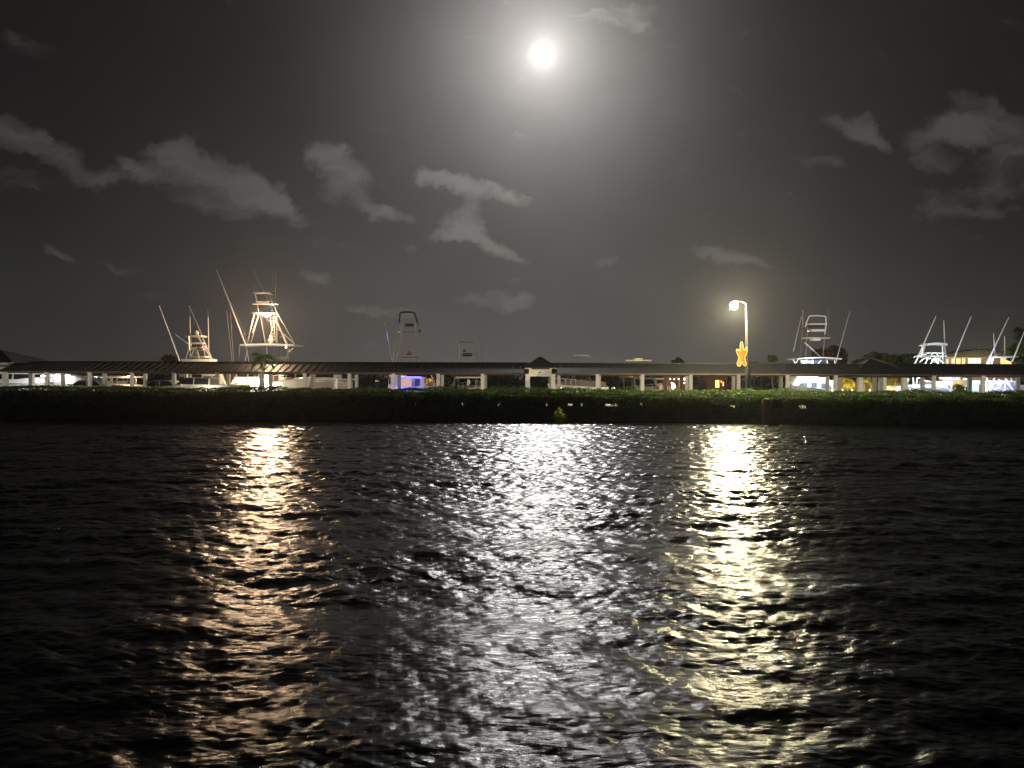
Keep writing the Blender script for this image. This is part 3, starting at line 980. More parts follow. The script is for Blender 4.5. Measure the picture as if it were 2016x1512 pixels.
def vehicle(name, label, cat, x, y, kind, m, w=1.95):
    body, win, wheels = car_profile(kind)
    t = thing(name, label, cat, (x, y, GZ), None)
    L = body[-1][0]
    mb = MB(t.location)
    # loft across the width with rounded shoulders (cabin narrower above the beltline)
    secs = []
    for yy_, inset in ((-w / 2, .06), (-w / 2 + .06, .0), (w / 2 - .06, .0), (w / 2, .06)):
        sec = []
        for (a, b) in body:
            tum = max(0, b - 1.35) * .28
            sec.append((x + a + (inset if a < L / 2 else -inset), y + yy_ * (1 - tum), GZ + b - inset * .5))
        secs.append(sec)
    mb.loft(secs)
    mb.build('body', m, t)
    for wn in win:
        for sg in (-1, 1):
            pts = []
            for (a, b) in wn:
                tum = max(0, b - 1.35) * .28
                pts.append(Vector((x + a, y + sg * ((w / 2 - .0) * (1 - tum) + .002), GZ + b)))
            mb = MB(t.location); mb.prism(pts, (0, sg * .012, 0)); mb.build('side_window', M['glass'], t)
    i = 3
    a, b = body[3], body[4]
    mb = MB(t.location)
    for_ = [(x + a[0] + .08, y - w * .42, GZ + a[1] + .07), (x + a[0] + .08, y + w * .42, GZ + a[1] + .07), (x + b[0] - .06, y + w * .38, GZ + b[1] - .02), (x + b[0] - .06, y - w * .38, GZ + b[1] - .02)]
    mb.prism(for_, (-.02, 0, .02)); mb.build('windscreen', M['glass'], t)
    for wx in wheels:
        for sg in (-1, 1):
            mb = MB(t.location)
            c = Vector((x + wx, y + sg * (w / 2 - .12), GZ + .36))
            mb.tube([c - Vector((0, .12, 0)), c + Vector((0, .14, 0))], .36, 18)
            wh = mb.build('wheel', M['black'], t)
            mb = MB(t.location)
            mb.tube([c + Vector((0, sg * .142, 0)), c + Vector((0, sg * .16, 0))], .22, 12); mb.build('rim', M['alu'], wh)
    for sg in (-1, 1):
        mb = MB(t.location); mb.box((x - .01, y + sg * (w / 2 - .28), GZ + .9), (.04, .34, .16)); mb.build('headlight', M['glassb'], t)
    mb = MB(t.location); mb.box((x + body[3][0] + .5, y - w / 2 - .08, GZ + 1.38 if kind == 'pickup' else GZ + 1.15), (.14, .16, .16)); mb.build('mirror', m, t)
    return t
x0 = P(306, 755, 59.5).x
vehicle('pickup_truck', 'champagne pickup truck with dark side windows parked before the left part of the walkway', 'pickup truck', x0, 60.3, 'pickup', M['truck'])
vehicle('parked_car', 'pale silver car parked under the walkway roof left of the pickup truck', 'car', P(262, 755, 71).x, 71.2, 'car', M['silver'])
vehicle('parked_car', 'silver car parked below the bright white yacht at the left end', 'car', P(120, 755, 71).x, 71.2, 'car', M['silver'])

# ------------------------------------------------------------------ boats
class Boat:
    def __init__(s, name, label, pxc, D, heading, L, B, cat='boat', group=None, hullm=None, bow=2.6, stern=1.3, cabin=None):
        c = P(pxc, 745, D)
        s.D = D; s.c = Vector((c.x, D, 0))
        s.t = thing(name, label, cat, s.c, group)
        s.T = Matrix.Translation(s.c) @ Matrix.Rotation(heading, 4, 'Z')
        s.L, s.B = L, B
        s.alu = M['alu']
        s.bow, s.stern = bow, stern
        secs = []
        for i in range(13):
            f = i / 12
            xx = -L / 2 + L * f
            hb = B / 2 * (1 - max(0, (f - .45) / .55) ** 2.2) * (.93 + .07 * min(1, f * 3))
            hb = max(hb, .03)
            wb = hb * (.86 if f < .5 else .86 - .5 * ((f - .5) / .5) ** 1.2)
            zs = stern + (bow - stern) * f ** 1.6
            rake = (f ** 6) * L * .05
            secs.append([(xx - rake, -wb * .3, -.45), (xx - rake * .6, -wb, .0), (xx + rake * .2, -(wb + hb) / 2, zs * .55), (xx + rake, -hb, zs), (xx + rake, -hb * .93, zs + .04), (xx + rake, 0, zs + .10 * hb),
                         (xx + rake, hb * .93, zs + .04), (xx + rake, hb, zs), (xx + rake * .2, (wb + hb) / 2, zs * .55), (xx - rake * .6, wb, .0), (xx - rake, wb * .3, -.45)])
        mb = s.mb(); mb.loft(secs); mb.build('hull', hullm or M['gel'], s.t, smooth=False)
        mb = s.mb()
        for sg in (-1, 1):
            pts = []
            for i in range(13):
                q = secs[i][3]
                pts.append((q[0], sg * abs(q[1]), q[2] - .02))
            mb.tube(pts, .045, 5)
        mb.build('rub_rail', M['alu'], s.t)
        # bow rail
        mb = s.mb()
        for sg in (-1, 1):
            pts = [(secs[i][3][0] - .1, sg * (abs(secs[i][3][1]) * .9), secs[i][3][2] + .62) for i in range(7, 13)]
            mb.tube(pts, .022, 5)
            for i in range(7, 13, 1):
                q = secs[i][3]
                mb.tube([(q[0] - .1, sg * abs(q[1]) * .9, q[2]), (q[0] - .1, sg * abs(q[1]) * .9, q[2] + .62)], .016, 4)
        mb.build('bow_rail', M['alu'], s.t)
    def mb(s, local=True):
        m = MB(s.c)
        if local: m.T = s.T
        return m
    def cabin(s, x0, x1, z0, z1, w=None, nwin=3, slope=.9, mt=None, wz=(.42, .82), litwin=None):
        """a deckhouse with raked front, side windows and windscreen; local coordinates."""
        w = w or s.B * .72
        mt = mt or M['gel']
        mb = s.mb(); h = w / 2
        top = .9
        sec = lambda y: [(x0, y, z0), (x1, y, z0), (x1 - slope * .35, y, z0 + (z1 - z0) * .45), (x1 - slope, y, z1), (x0 + .1, y, z1)]
        mb.loft([[(a, -h, c) if c < z1 - .01 else (a, -h * top, c) for a, b, c in sec(0)], [(a, h, c) if c < z1 - .01 else (a, h * top, c) for a, b, c in sec(0)]])
        cb = mb.build('cabin', mt, s.t)
        mb = s.mb(); mb.box(((x0 + x1 - slope) / 2, 0, z1 + .05), (x1 - x0 - slope + .5, w * .98, .10)); mb.build('cabin_roof', mt, cb)
        span = (x1 - slope * 1.0 - x0 - .4)
        ww = span / nwin
        zl, zh = z0 + (z1 - z0) * wz[0], z0 + (z1 - z0) * wz[1]
        for k in range(nwin):
            for sg in (-1, 1):
                a = x0 + .25 + ww * k + .08; b = a + ww - .16
                y0 = sg * (h * .965 + .012)
                if zh > z0: pass
                mb = s.mb()
                lo = h * (1 - (1 - top) * wz[0]) ; hi = h * (1 - (1 - top) * wz[1])
                p = [(a, sg * (lo + .03), zl), (b, sg * (lo + .03), zl), (b - (.25 if k == nwin - 1 else 0), sg * (hi + .03), zh), (a, sg * (hi + .03), zh)]
                mb.prism(p, (0, sg * .012, 0))
                mb.build('window', (litwin or M['glass']), cb)
        mb = s.mb()
        xa = x1 - slope * .42; xb = x1 - slope * .93
        p = [(xa + .03, -h * .82, z0 + (z1 - z0) * .5), (xa + .03, h * .82, z0 + (z1 - z0) * .5), (xb + .03, h * .78, z1 - .1), (xb + .03, -h * .78, z1 - .1)]
        mb.prism(p, (.02, 0, .01)); mb.build('windscreen', M['glass'], cb)
        return cb
    def pl(s, name, lines, r, m=None, parent=None, n=5):
        """bars traced at their own depth: each line is a list of (px, py[, dy])."""
        mb = s.mb(False); one = name in ('ladder', 'windscreen_frame', 'stay_wire', 'rail', 'rod_rack')
        for ln in lines:
            mb.tube([P(q[0], q[1], s.D + (q[2] if len(q) > 2 else 0)) for q in ln], r, n)
            if not one: o = mb.build(name, m or s.alu, parent or s.t); mb = s.mb(False)
        return mb.build(name, m or s.alu, parent or s.t) if one else o
    def rig(s, lines, r0=.06, r1=.025, m=None, name='outrigger', spreaders=()):
        o = None
        for ln in lines:
            mb = s.mb(False)
            mb.tube([P(q[0], q[1], s.D + (q[2] if len(q) > 2 else 0)) for q in ln], r1, 6, r0)
            o = mb.build(name, m or s.alu, s.t)
        return o
    def slab(s, name, x0, x1, py, th, dep=2.0, m=None, dy=0, crown=.0, parent=None):
        """flat plate between two picture columns, dep metres deep, th thick."""
        D = s.D + dy
        a, b = P(x0, py, D), P(x1, py, D)
        mb = s.mb(False)
        secs = []
        for k in range(9):
            f = k / 8
            c = a.lerp(b, f); z = c.z + crown * math.sin(math.pi * f)
            e = dep / 2 * (.86 + .14 * math.sin(math.pi * f))
            secs.append([(c.x, D - e, z - th / 2), (c.x, D - e, z + th / 2), (c.x, D, z + th / 2 + .03), (c.x, D + e, z + th / 2), (c.x, D + e, z - th / 2)])
        mb.loft(secs)
        return mb.build(name, m or M['gel'], parent or s.t)

def rungs(a0, a1, b0, b1, n):
    out = []
    for k in range(n):
        f = (k + .5) / n
        out.append([tuple(a0[i] + (a1[i] - a0[i]) * f for i in range(len(a0))), tuple(b0[i] + (b1[i] - b0[i]) * f for i in range(len(b0)))])
    return out
H55 = math.radians(55)
BG = 'sportfishing boats in the marina'

# A: left, small tower and radar dome
b = Boat('fishing_boat', 'white fishing boat with radar dome tower and two raked outriggers, left of the floodlit one', 392, 80, -H55, 13.5, 4.4, group=BG, bow=2.3, hullm=M['gelcream'])
b.cabin(-2.5, 3.2, 1.5, 3.4)
b.slab('flybridge', 366, 420, 712, .5, 2.6)
b.slab('hardtop', 371, 402, 662.5, .16, 1.9, M['gelcream'])
b.slab('helm_seat', 377, 401, 676.2, .14, 1.2, M['gelcream'])
b.slab('tower_box', 374, 403, 685.2, .42, 1.5, M['gelcream'])
b.pl('vent_slot', [[(377.5, 682, -.79), (385.5, 682, -.79)], [(388, 682, -.79), (397, 682, -.79)], [(389, 687.2, -.79), (399.5, 687.2, -.79)]], .07, M['brown'])
b.slab('lower_deck', 378, 409, 703, .13, 1.8, M['gelcream'])
b.slab('console', 378, 394, 706.5, .36, 1.0, M['gelcream'])
b.pl('tower_leg', [[(371.5, 661, -.9), (373, 690, -.9)]], .075); b.pl('tower_leg', [[(375, 662, .9), (376.5, 689, .9)]], .06)
b.pl('tower_leg', [[(390.5, 663, -.9), (400, 680, -.9), (412, 700, -1)]], .09); b.pl('tower_leg', [[(397, 663, .9), (413, 700, .9)]], .05)
b.pl('brace', [[(371, 688, -.8), (364.5, 711, -1.2)], [(381, 690, -.8), (372, 711, -1)], [(374.5, 688, .8), (375, 711, 1)], [(402, 690, .8), (405.5, 711, 1)], [(412, 700, -1), (418, 711, -1)], [(413, 705, -1), (409, 711, -1)], [(387, 693, 0), (384, 698, 0)]], .045)
b.pl('ladder', [[(388, 691, -1), (394, 711, -1.1)]], .085)
mb = b.mb(False); c = P(387.3, 655.5, 80); mb.ball(c, .23, (1, 1, 1.15)); mb.tube([c - Vector((0, 0, .5)), c], .07, 6)
mb.build('radar_dome', M['gelcream'], b.t, smooth=True)
b.rig([[(313.5, 602, -1.5), (334, 657, -1.2), (354, 711, -1)], [(372.5, 602, 1.5), (396, 657, 1), (419, 711, .6)]], .075, .045)
b.rig([[(345, 658, -.5), (371.5, 678, -.4)]], .055, .045, name='fishing_rod')
b.rig([[(373, 608, .5), (373.7, 625, .5)], [(409.2, 609, .5), (409.8, 626, .5)]], .015, .01, M['alud'], 'antenna_whip')
b.rig([[(373.7, 624, .5), (374.2, 662, .5)], [(409.8, 625, .5), (411, 692, .5)]], .05, .04, name='antenna')

# B: the floodlit tower
b = Boat('fishing_boat', 'large sportfishing boat with a glaring floodlight on its tall white tower', 545, 79, -H55, 17.5, 5.4, group=BG, bow=3.1, stern=1.7)
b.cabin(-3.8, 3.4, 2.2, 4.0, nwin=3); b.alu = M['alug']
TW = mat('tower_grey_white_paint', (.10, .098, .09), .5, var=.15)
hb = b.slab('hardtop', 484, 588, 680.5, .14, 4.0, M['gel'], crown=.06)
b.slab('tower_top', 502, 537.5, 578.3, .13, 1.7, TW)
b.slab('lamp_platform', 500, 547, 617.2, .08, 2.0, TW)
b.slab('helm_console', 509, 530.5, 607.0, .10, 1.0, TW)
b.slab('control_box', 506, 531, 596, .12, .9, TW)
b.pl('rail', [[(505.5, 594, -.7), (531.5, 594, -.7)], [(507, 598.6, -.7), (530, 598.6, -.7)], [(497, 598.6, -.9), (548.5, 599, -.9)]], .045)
for ln in ([(502.5, 579, -.8), (509.5, 617, -.9)], [(506, 579, .8), (507, 617, .9)], [(530, 580, -.8), (546, 617, -1)], [(537, 580, .8), (538, 617, .9)]):
    b.pl('upper_leg', [ln], .035)
for ln in ([(500.5, 617, -1), (485.5, 680, -1.8)], [(546.5, 617, -1), (582.5, 680, -1.8)], [(512, 618, 1), (523, 678, 1.8)], [(545.5, 618, 1), (545, 678, 1.8)]):
    b.pl('tower_leg', [ln], .05)
b.pl('brace', [[(518, 621, .9), (582, 679, 1.7)], [(546, 622, -.9), (525.5, 678, -1.7)], [(546, 636, .9), (565, 678, 1.7)], [(509.5, 617, -1), (493, 680, -1.8)], [(509, 620, 0), (497, 655, -.8)]], .038)
b.pl('ladder', rungs((500.5, 617, -1), (486, 680, -1.8), (508.5, 617, -1), (493, 680, -1.8), 9), .022)
b.pl('ladder', [[(531.5, 622, .2), (537, 672, .2)], [(538, 622, .2), (542.5, 672, .2)]] + rungs((531.5, 622, .2), (537, 672, .2), (538, 622, .2), (542.5, 672, .2), 8), .024)
mb = b.mb(False); c = P(533, 670, 79); mb.ball(c, .30, (1, .9, 1)); mb.tube([c - Vector((0, 0, .5)), c], .2, 8); mb.build('radar_dome', TW, b.t, smooth=True)
o = b.rig([[(426, 531, -2.2), (455, 604, -2.2), (484, 681, -2)], [(499, 533, 2.2), (521, 578, 2.1), (565, 678, 2)]], .085, .035, M['alud'])
b.pl('spreader', [[(449, 600, -2.2), (457, 597, -2.2)], [(460, 633, -2.2), (470, 627.5, -2.2)], [(469.5, 663, -2.1), (483, 657, -2.1)], [(552, 664, 2), (564, 657, 2)]], .035)
b.pl('stay_wire', [[(457, 597, -2.2), (470, 627.5, -2.2), (483, 657, -2.1), (484.5, 681, -2)], [(449, 600, -2.2), (460, 633, -2.2), (470, 663, -2.1), (483, 681, -2)]], .012)
b.rig([[(500, 562, .6), (502, 580, .6)], [(507, 566, .6), (506, 580, .6)], [(537, 534, .6), (538, 580, .6)], [(542.5, 538, .6), (543, 617, .6)], [(446.5, 612, 1.5), (457, 712, 1.5)], [(453, 605, 1.8), (460, 712, 1.8)], [(472, 680, 1), (470, 712, 1)]], .02, .012, M['alud'], 'antenna')
b.pl('hardtop_post', [[(484.5, 682, -1.8), (490, 712, -1.6)], [(525, 682, -1.8), (527, 714, -1.7)], [(538, 682, 1.8), (546, 714, 1.7)], [(553, 684, 1.8), (553, 714, 1.8)], [(487, 690, -1.8), (482, 712, -1.8)], [(566, 681, -1.8), (568, 714, -1.7)]], .04, M['alud'])
b.slab('flybridge', 480, 590, 719, .6, 3.6, TW)
b.slab('bridge_console', 546, 567, 707, .45, 1.2, M['alud'])
b.pl('bracket', [[(567, 694, -2), (573, 690, -2), (577, 686, -2)], [(569, 686, -2), (573, 690, -2), (575, 694, -2)]], .07)
# floodlights
for (px, py, dy, rr) in ((525, 618.5, -1.1, .26), (516, 617, -1.02, .09), (534, 617.2, -1.02, .09)):
    c = P(px, py, 79 + dy)
    mb = b.mb(False); mb.ball(c - Vector((0, .0, .06)), rr, (1.1, .7, .8)); fl = mb.build('floodlight', M['warm'], b.t)
lamp(b.t, P(525, 625, 77.6), 6600, (1, .67, .39), .16)
lamp(b.t, P(532, 659, 77.9), 60, (1, .78, .52), .1)
lamp(b.t, P(563, 686, 78), 40, (1, .8, .55), .08)
mb = b.mb(False); mb.ball(P(563, 683.5, 78), .055); mb.build('floodlight', M['warm'], b.t)
mb = b.mb(False); mb.ball(P(532, 661.5, 78.2), .06); mb.build('floodlight', M['warm'], b.t)
lamp(b.t, P(497, 750, 74.2), 1500, (1, .86, .6), .12)

# big hull side seen under the roof (moored in front)
b2 = Boat('motor_yacht', 'white motor yacht hull lit warm under the roof by the coconut palm, with brown windows', 560, 77.3, math.radians(180), 13.0, 3.6, cat='yacht', bow=3.2, stern=2.6)
for (px, rx) in ((579, 13),):
    mb = b2.mb(False); c = P(px, 750, 75.48); mb.ball(c, rx * 75 / F, (1, .18, .55)); mb.build('side_window', M['brown'], b2.t)
b2.cabin(-5.5, 1.5, 2.6, 3.7, nwin=3)
for pr in ([(519, 768), (530, 755), (541, 741), (543, 737), (549, 737), (546, 752), (551, 768)], [(559, 737), (560, 748), (563, 737)]):
    mb = b2.mb(False); mb.prism([P(a_, c_, 75.2) for a_, c_ in pr], (0, .12, 0)); mb.build('canvas_flap', M['brown'], b2.t)
b2.pl('pulpit', [[(590, 752, -1.9), (625, 748.5, -1.9), (701, 747, -1.9)], [(583, 752.5, -1.95), (590, 747.5, -1.95), (594, 746.5, -1.95)]], .07, M['gel'])
b3 = Boat('motor_boat', 'low cream motor boat with dark brown covers between the pickup truck and the lit hull', 446, 76.6, math.radians(0), 6.5, 2.6, cat='boat', bow=2.5, stern=2.2, hullm=M['brown'])
b3.cabin(-2.2, .8, 2.3, 3.3, nwin=2, mt=M['gelcream'])
mb = b3.mb(False); mb.prism([P(a_, c_, 74.6) for a_, c_ in ((438, 735), (466, 735), (456, 752), (452, 758), (446, 758))], (0, .1, 0)); mb.build('canvas_flap', M['brown'], b3.t)
b3.pl('boom', [[(434, 738, -2.1), (446, 759, -2.1)], [(415, 745, -2.1), (420, 757, -2.1)], [(426, 740, -2.1), (427, 757, -2.1)]], .06, M['gelcream'])

# left end yacht
y = Boat('motor_yacht', 'long white motor yacht with dark windows glowing white at the left end', 62, 79, math.radians(8), 17, 4.6, cat='yacht', bow=2.6, stern=2.1)
y.cabin(-8.0, 3.4, 2.35, 3.5, nwin=6, wz=(.35, .8))
for px in (86, 110, 133):
    mb = y.mb(False); mb.box(P(px, 740, 76.0), (.5, .06, .10)); mb.build('deck_lamp', M['cool'], y.t)
    lamp(y.t, P(px, 741.5, 75.6), 190, (.95, .97, 1), .1)
lamp(y.t, P(40, 750, 75.4), 90, (1, .97, .9), .1)
y2 = Boat('sailing_dinghy', 'tan covered boat with a sloping canvas beside the silver car at the left', 172, 77, math.radians(200), 6.5, 2.2, bow=2.6, stern=2.0, hullm=M['gelcream'])
mb = y2.mb(); mb.loft([[(-2.6, -1, 2.0), (-2.6, 1, 2.0), (-2.6, 0, 2.5)], [(2.8, -.9, 2.2), (2.8, .9, 2.2), (2.8, 0, 3.6)]]); mb.build('canvas_cover', M['cloth'], y2.t)
y3 = Boat('motor_boat', 'small boat with warm lit awning above it behind the silver cars', 242, 77.5, math.radians(180), 7, 2.6, bow=2.5, stern=2.1)
y3.pl('awning_post', [[(208, 757), (208, 744)], [(230, 757, 1), (230, 743, 1)], [(268, 757), (268, 743)]], .04)
y3.slab('awning', 205, 276, 742.5, .16, 2.0, M['gelcream'])
mb = y3.mb(False); mb.box(P(255, 740, 76.4), (.4, .06, .06)); mb.build('deck_lamp', M['bulb'], y3.t)
lamp(y3.t, P(250, 747, 76.0), 110, (1, .72, .42), .1)

# C: dark tower and blue cabin
b = Boat('fishing_boat', 'dark-towered fishing boat with a cabin glowing blue under the roof', 806, 82, -math.radians(62), 14, 4.6, group=BG, bow=2.2)
b.pl('tower_top', [[(786, 636, -.6), (787.5, 617.5, -.7), (790, 615, -.7), (800, 614.2, -.7), (813.5, 615, -.7), (816.5, 618, -.7), (822.5, 637, -.6)]], .10, M['canvas'])
b.slab('control_box', 798, 813.5, 640, .28, .5, M['canvas'])
b.slab('hardtop', 786, 829, 703, .10, 2.4, M['alud'])
b.slab('shelf', 784, 793, 653.8, .10, .6, M['gelcream'])
b.pl('tower_leg', [[(787, 636, -.8), (789, 660, -1), (783, 712, -1.3)], [(822.5, 637, -.8), (829, 712, -1.3)], [(791, 636, .8), (792, 712, 1.3)], [(818, 636, .8), (820, 712, 1.3)], [(800, 692, 0), (825, 664, 0)], [(789, 653, -.8), (826, 655, -.8)]], .032, M['alud'])
mb = b.mb(False); c = P(804, 695, 82); mb.ball(c, .34, (1.1, .8, .6)); mb.build('radar_dome', M['alud'], b.t)
mb = b.mb(False); c = P(825.5, 651.5, 81.2); mb.ball(c, .17, (1, .6, .9)); mb.build('horn', M['canvas'], b.t)
b.rig([[(758, 633, -1.6), (764.5, 668, -1.6), (771, 708, -1.4)], [(779, 672, -1), (773, 713, -1)], [(783.5, 694, -1), (778, 713, -1)], [(741, 560, 1), (747, 600, 1)]][:3], .03, .02, M['alu'])
b.rig([[(822.8, 617, .2), (825, 650, .2)]], .02, .015, M['alud'], 'antenna')
mb = b.mb(False); mb.tube([P(761.2, 654, 80.3), P(764.2, 671, 80.3)], .035, 5); mb.build('blue_lit_stretch', glow_mat('pale_blue_painted_glow', (.35, .35, 1.0), .7), b.t)  # glowing tube paints the blue light falling on the outrigger's middle
c0 = b.cabin(-2.2, 3.5, 1.6, 3.5)
# blue lit saloon (faces the walkway)
D = 76.2
mb = b.mb(False); a, q = P(769, 767, D), P(835, 742, D)
mb.boxb(a.x, q.x, D, D + 2.2, .9, q.z); sal = mb.build('saloon', M['gel'], b.t)
for (x0, x1, y0, y1, m_) in ((789.5, 810.5, 745.5, 761, 'winw'), (817, 827.5, 746, 760.5, 'glassb')):
    a, q = P(x0, y1, D - .03), P(x1, y0, D - .03)
    mb = b.mb(False); mb.boxb(a.x, q.x, D - .03, D - .003, a.z, q.z); wq = mb.build('window', M[m_] if m_ != 'winw' else M['saloon'], sal)
    mb = b.mb(False)
    for (xx0, xx1, z0, z1) in ((a.x - .08, a.x, a.z - .06, q.z + .06), (q.x, q.x + .08, a.z - .06, q.z + .06), (a.x, q.x, q.z, q.z + .06), (a.x, q.x, a.z - .06, a.z)):
        mb.boxb(xx0, xx1, D - .05, D - .004, z0, z1)
    mb.build('frame', M['gel'], wq)
mb = b.mb(False)
for (x0, y0, x1, y1) in ((787, 741.6, 829, 742.2), (771, 763.6, 826, 764.2)):
    mb.tube([P(x0, y0, D - .12), P(x1, y1, D - .12)], .03, 5)
mb.build('led_strip', M['blue'], b.t)
for px in (776, 800, 826):
    lamp(b.t, P(px, 744.5, D - .5), 5, (.10, .09, 1), .06)
    lamp(b.t, P(px, 763, D - .5), 6, (.10, .09, 1), .06)
# round gold emblem
c = P(845.5, 752, 75.0)
t = thing('round_emblem', 'small round golden emblem glowing beside the blue lit cabin', 'sign', (c.x, 75, .4))
mb = MB(t.location); mb.tube([(c.x, 75.1, .4), (c.x, 75.1, c.z + .4)], .05, 6); mb.build('post', M['canvas'], t)
mb = MB(t.location)
ring = [(c.x + .30 * math.cos(a), 74.95, c.z + .30 * math.sin(a)) for a in [i * math.pi / 8 for i in range(17)]]
mb.tube(ring, .035, 5)
mb.tube([(c.x - .12, 74.95, c.z + .10), (c.x + .02, 74.95, c.z - .02), (c.x + .14, 74.95, c.z + .10)], .04, 5)
mb.tube([(c.x - .16, 74.95, c.z - .12), (c.x + .16, 74.95, c.z - .12)], .035, 5)
mb.build('emblem', M['gold'], t)
mb = MB(t.location); mb.tube([(c.x, 75.0, c.z), (c.x, 75.04, c.z)], .42, 20); mb.build('disc', M['brown'], t)
lamp(t, (c.x, 74.4, c.z + .1), 14, (1, .66, .25), .05)

# D: faint tower
b = Boat('fishing_boat', 'dim fishing boat with a boxy tower frame left of the middle pavilion', 922, 84, -math.radians(80), 12, 4.2, group=BG, bow=2.2)
b.cabin(-2, 3, 1.5, 3.2, mt=M['cloth'])
b.pl('tower_top', [[(904, 712, -.8), (904.5, 675, -.7), (907, 673.2, -.7), (933, 673.6, -.7), (935.5, 676, -.7), (943, 712, -.8)]], .045, M['alud'])
b.pl('tower_leg', [[(899, 712, .8), (903, 680, .8)], [(936, 684, .8), (939, 712, .8)], [(904, 698.3, -.7), (938, 697.5, -.7)], [(894, 676, 1), (895, 712, 1)]], .03, M['alud'])
b.slab('control_box', 911, 929, 698.5, .34, .6, M['canvas']); b.slab('seat', 912, 917, 690.5, .2, .4, M['canvas'])
b.rig([[(942.5, 650, 1), (947, 685, 1), (950.5, 712, 1)]], .03, .012, M['alud'])
b.slab('hardtop', 898, 945, 714, .12, 2.4, M['alud'])
# stacked light things under the roof there
b.pl('rod_rack', [[(888, 762, -6), (899, 742, -6)], [(892, 764, -6), (896, 752, -6)], [(938, 744, -6), (943, 764, -6)]], .035, M['alud'])
b.slab('cockpit_roof', 898, 948, 743.5, .12, 2, M['gel'], dy=-5)
mb = b.mb(False); c = P(922.5, 752, 78); mb.ball(c, .17, (1, 1, 1.8)); mb.ball(P(921, 757, 78), .13); mb.build('outboard_cowl', M['gel'], b.t)
# E and F tops
b = Boat('motor_boat', 'dim boat whose thin T-top frame shows above the roof right of the middle pavilion', 1143, 82, -math.radians(75), 9, 3, bow=1.9, stern=1.2)
b.slab('t_top', 1128, 1159, 701.5, .10, 1.8, M['alud'], crown=.08)
b.pl('t_top_leg', [[(1129, 702, -.8), (1125, 735, -1), (1130, 762, -1)], [(1158, 702.5, -.8), (1160.5, 735, -1), (1155, 762, -1)], [(1131, 702, .8), (1132, 762, 1)], [(1156, 702, .8), (1152, 762, 1)]], .028, M['alud'])
b = Boat('motor_boat', 'dim boat with a beige flat hardtop just above the roof left of the pink kiosk', 1254, 82, -math.radians(75), 11, 3.6, bow=2.0, stern=1.3)
b.slab('hardtop', 1229, 1280, 710, .12, 2.2, M['gelcream']); b.slab('bridge_seat', 1247, 1264, 707.2, .16, .8, M['gelcream'])
b.pl('hardtop_post', [[(1230, 711, -1), (1227, 735, -1), (1229, 765, -1)], [(1279, 711, -1), (1281, 735, -1), (1280, 765, -1)], [(1250, 711, 1), (1250, 765, 1)]], .04, M['alud'])
b.cabin(-2, 2.6, 1.5, 3.1, mt=M['cloth'])
lamp(b.t, P(1254, 700, 79), 8, (1, .8, .5), .1)

# covered skiff
b = Boat('covered_skiff', 'grey covered skiff under the tan beam just right of the middle pavilion', 1140, 76, math.radians(180), 5.6, 2.0, bow=2.5, stern=2.2)
mb = b.mb(); mb.loft([[(-2.6, -.95, 2.2), (-2.6, .95, 2.2), (-2.5, .8, 2.75), (-2.5, -.8, 2.75)], [(0, -.98, 2.3), (0, .98, 2.3), (0, .6, 2.95), (0, -.6, 2.95)], [(2.4, -.4, 2.5), (2.4, .4, 2.5), (2.3, .2, 2.7), (2.3, -.2, 2.7)]]); mb.build('cover', M['cloth'], b.t)

# G: right tower, cool light
b = Boat('fishing_boat', 'brightly white-lit sportfishing boat with a ladder-like tower right of the lamp pole', 1604, 79, math.pi + H55, 15, 4.8, group=BG, bow=2.5, stern=1.6)
b.pl('tower_top', [[(1585.8, 644, -.8), (1588, 634, -.8), (1592.5, 623.5, -.8), (1595, 622, -.8), (1610, 621.3, -.8), (1624, 622.5, -.8), (1626, 625, -.8), (1626, 641, -.8), (1623.8, 658, -.8)]], .065, M['gel'])
b.slab('shelf', 1592, 1625, 638.4, .14, 1.0); b.slab('dark_panel', 1591, 1623, 642.5, .16, .8, M['canvas'])
b.slab('seat', 1596, 1621, 650.8, .22, 1.0); b.slab('lower_shelf', 1582, 1630, 665.8, .09, 1.4, M['gelcream']); b.slab('belly_band', 1597, 1612.5, 667.6, .34, .9)
b.pl('tower_leg', [[(1624, 656, -.8), (1620, 706, -1)], [(1580, 648, .6), (1574.5, 708, 1)], [(1590, 640, .8), (1586, 706, 1)]], .035, M['alud'])
b.pl('mast', [[(1580.5, 609, .5), (1580.5, 645, .5)]], .06, M['alud'])
b.pl('brace', [[(1584.5, 674.5, -.8), (1617, 704, -.9)]], .055)
b.rig([[(1631.5, 608, .4), (1630, 662, .4)]], .03, .012, M['alud'], 'antenna')
mb = b.mb(False); mb.ball(P(1591, 652, 78.2), .07); mb.build('red_lamp', M['red'], b.t)
b.slab('hardtop', 1560, 1646, 707.3, .12, 3.4, crown=.12)
b.pl('hardtop_post', [[(1561, 708, -1.5), (1570, 722, -1.5)], [(1571, 708, -1.5), (1562, 722, -1.5)], [(1577.5, 708, -1.5), (1577.5, 722, -1.5)], [(1600, 708, -1.5), (1600, 722, -1.5)], [(1617, 709, -1.5), (1609, 718, -1.5)], [(1628, 708, -1.5), (1630, 722, -1.5)], [(1643, 709, -1.5), (1644, 722, -1.5)]], .06, M['gel'])
for (x0, x1) in ((1578.5, 1599), (1601, 1627)):
    a, q = P(x0, 719, 77.9), P(x1, 709.4, 77.9)
    mb = b.mb(False); mb.boxb(a.x, q.x, 77.9, 77.93, a.z, q.z); mb.build('clear_curtain', M['glassb'], b.t)
b.slab('flybridge', 1558, 1645, 727, .9, 3.4)
b.rig([[(1578, 623, -1.4), (1570, 656, -1.4), (1562, 692, -1.4)], [(1673.5, 612, -1.6), (1660, 660, -1.6), (1644.5, 717, -1.5)]], .05, .025)
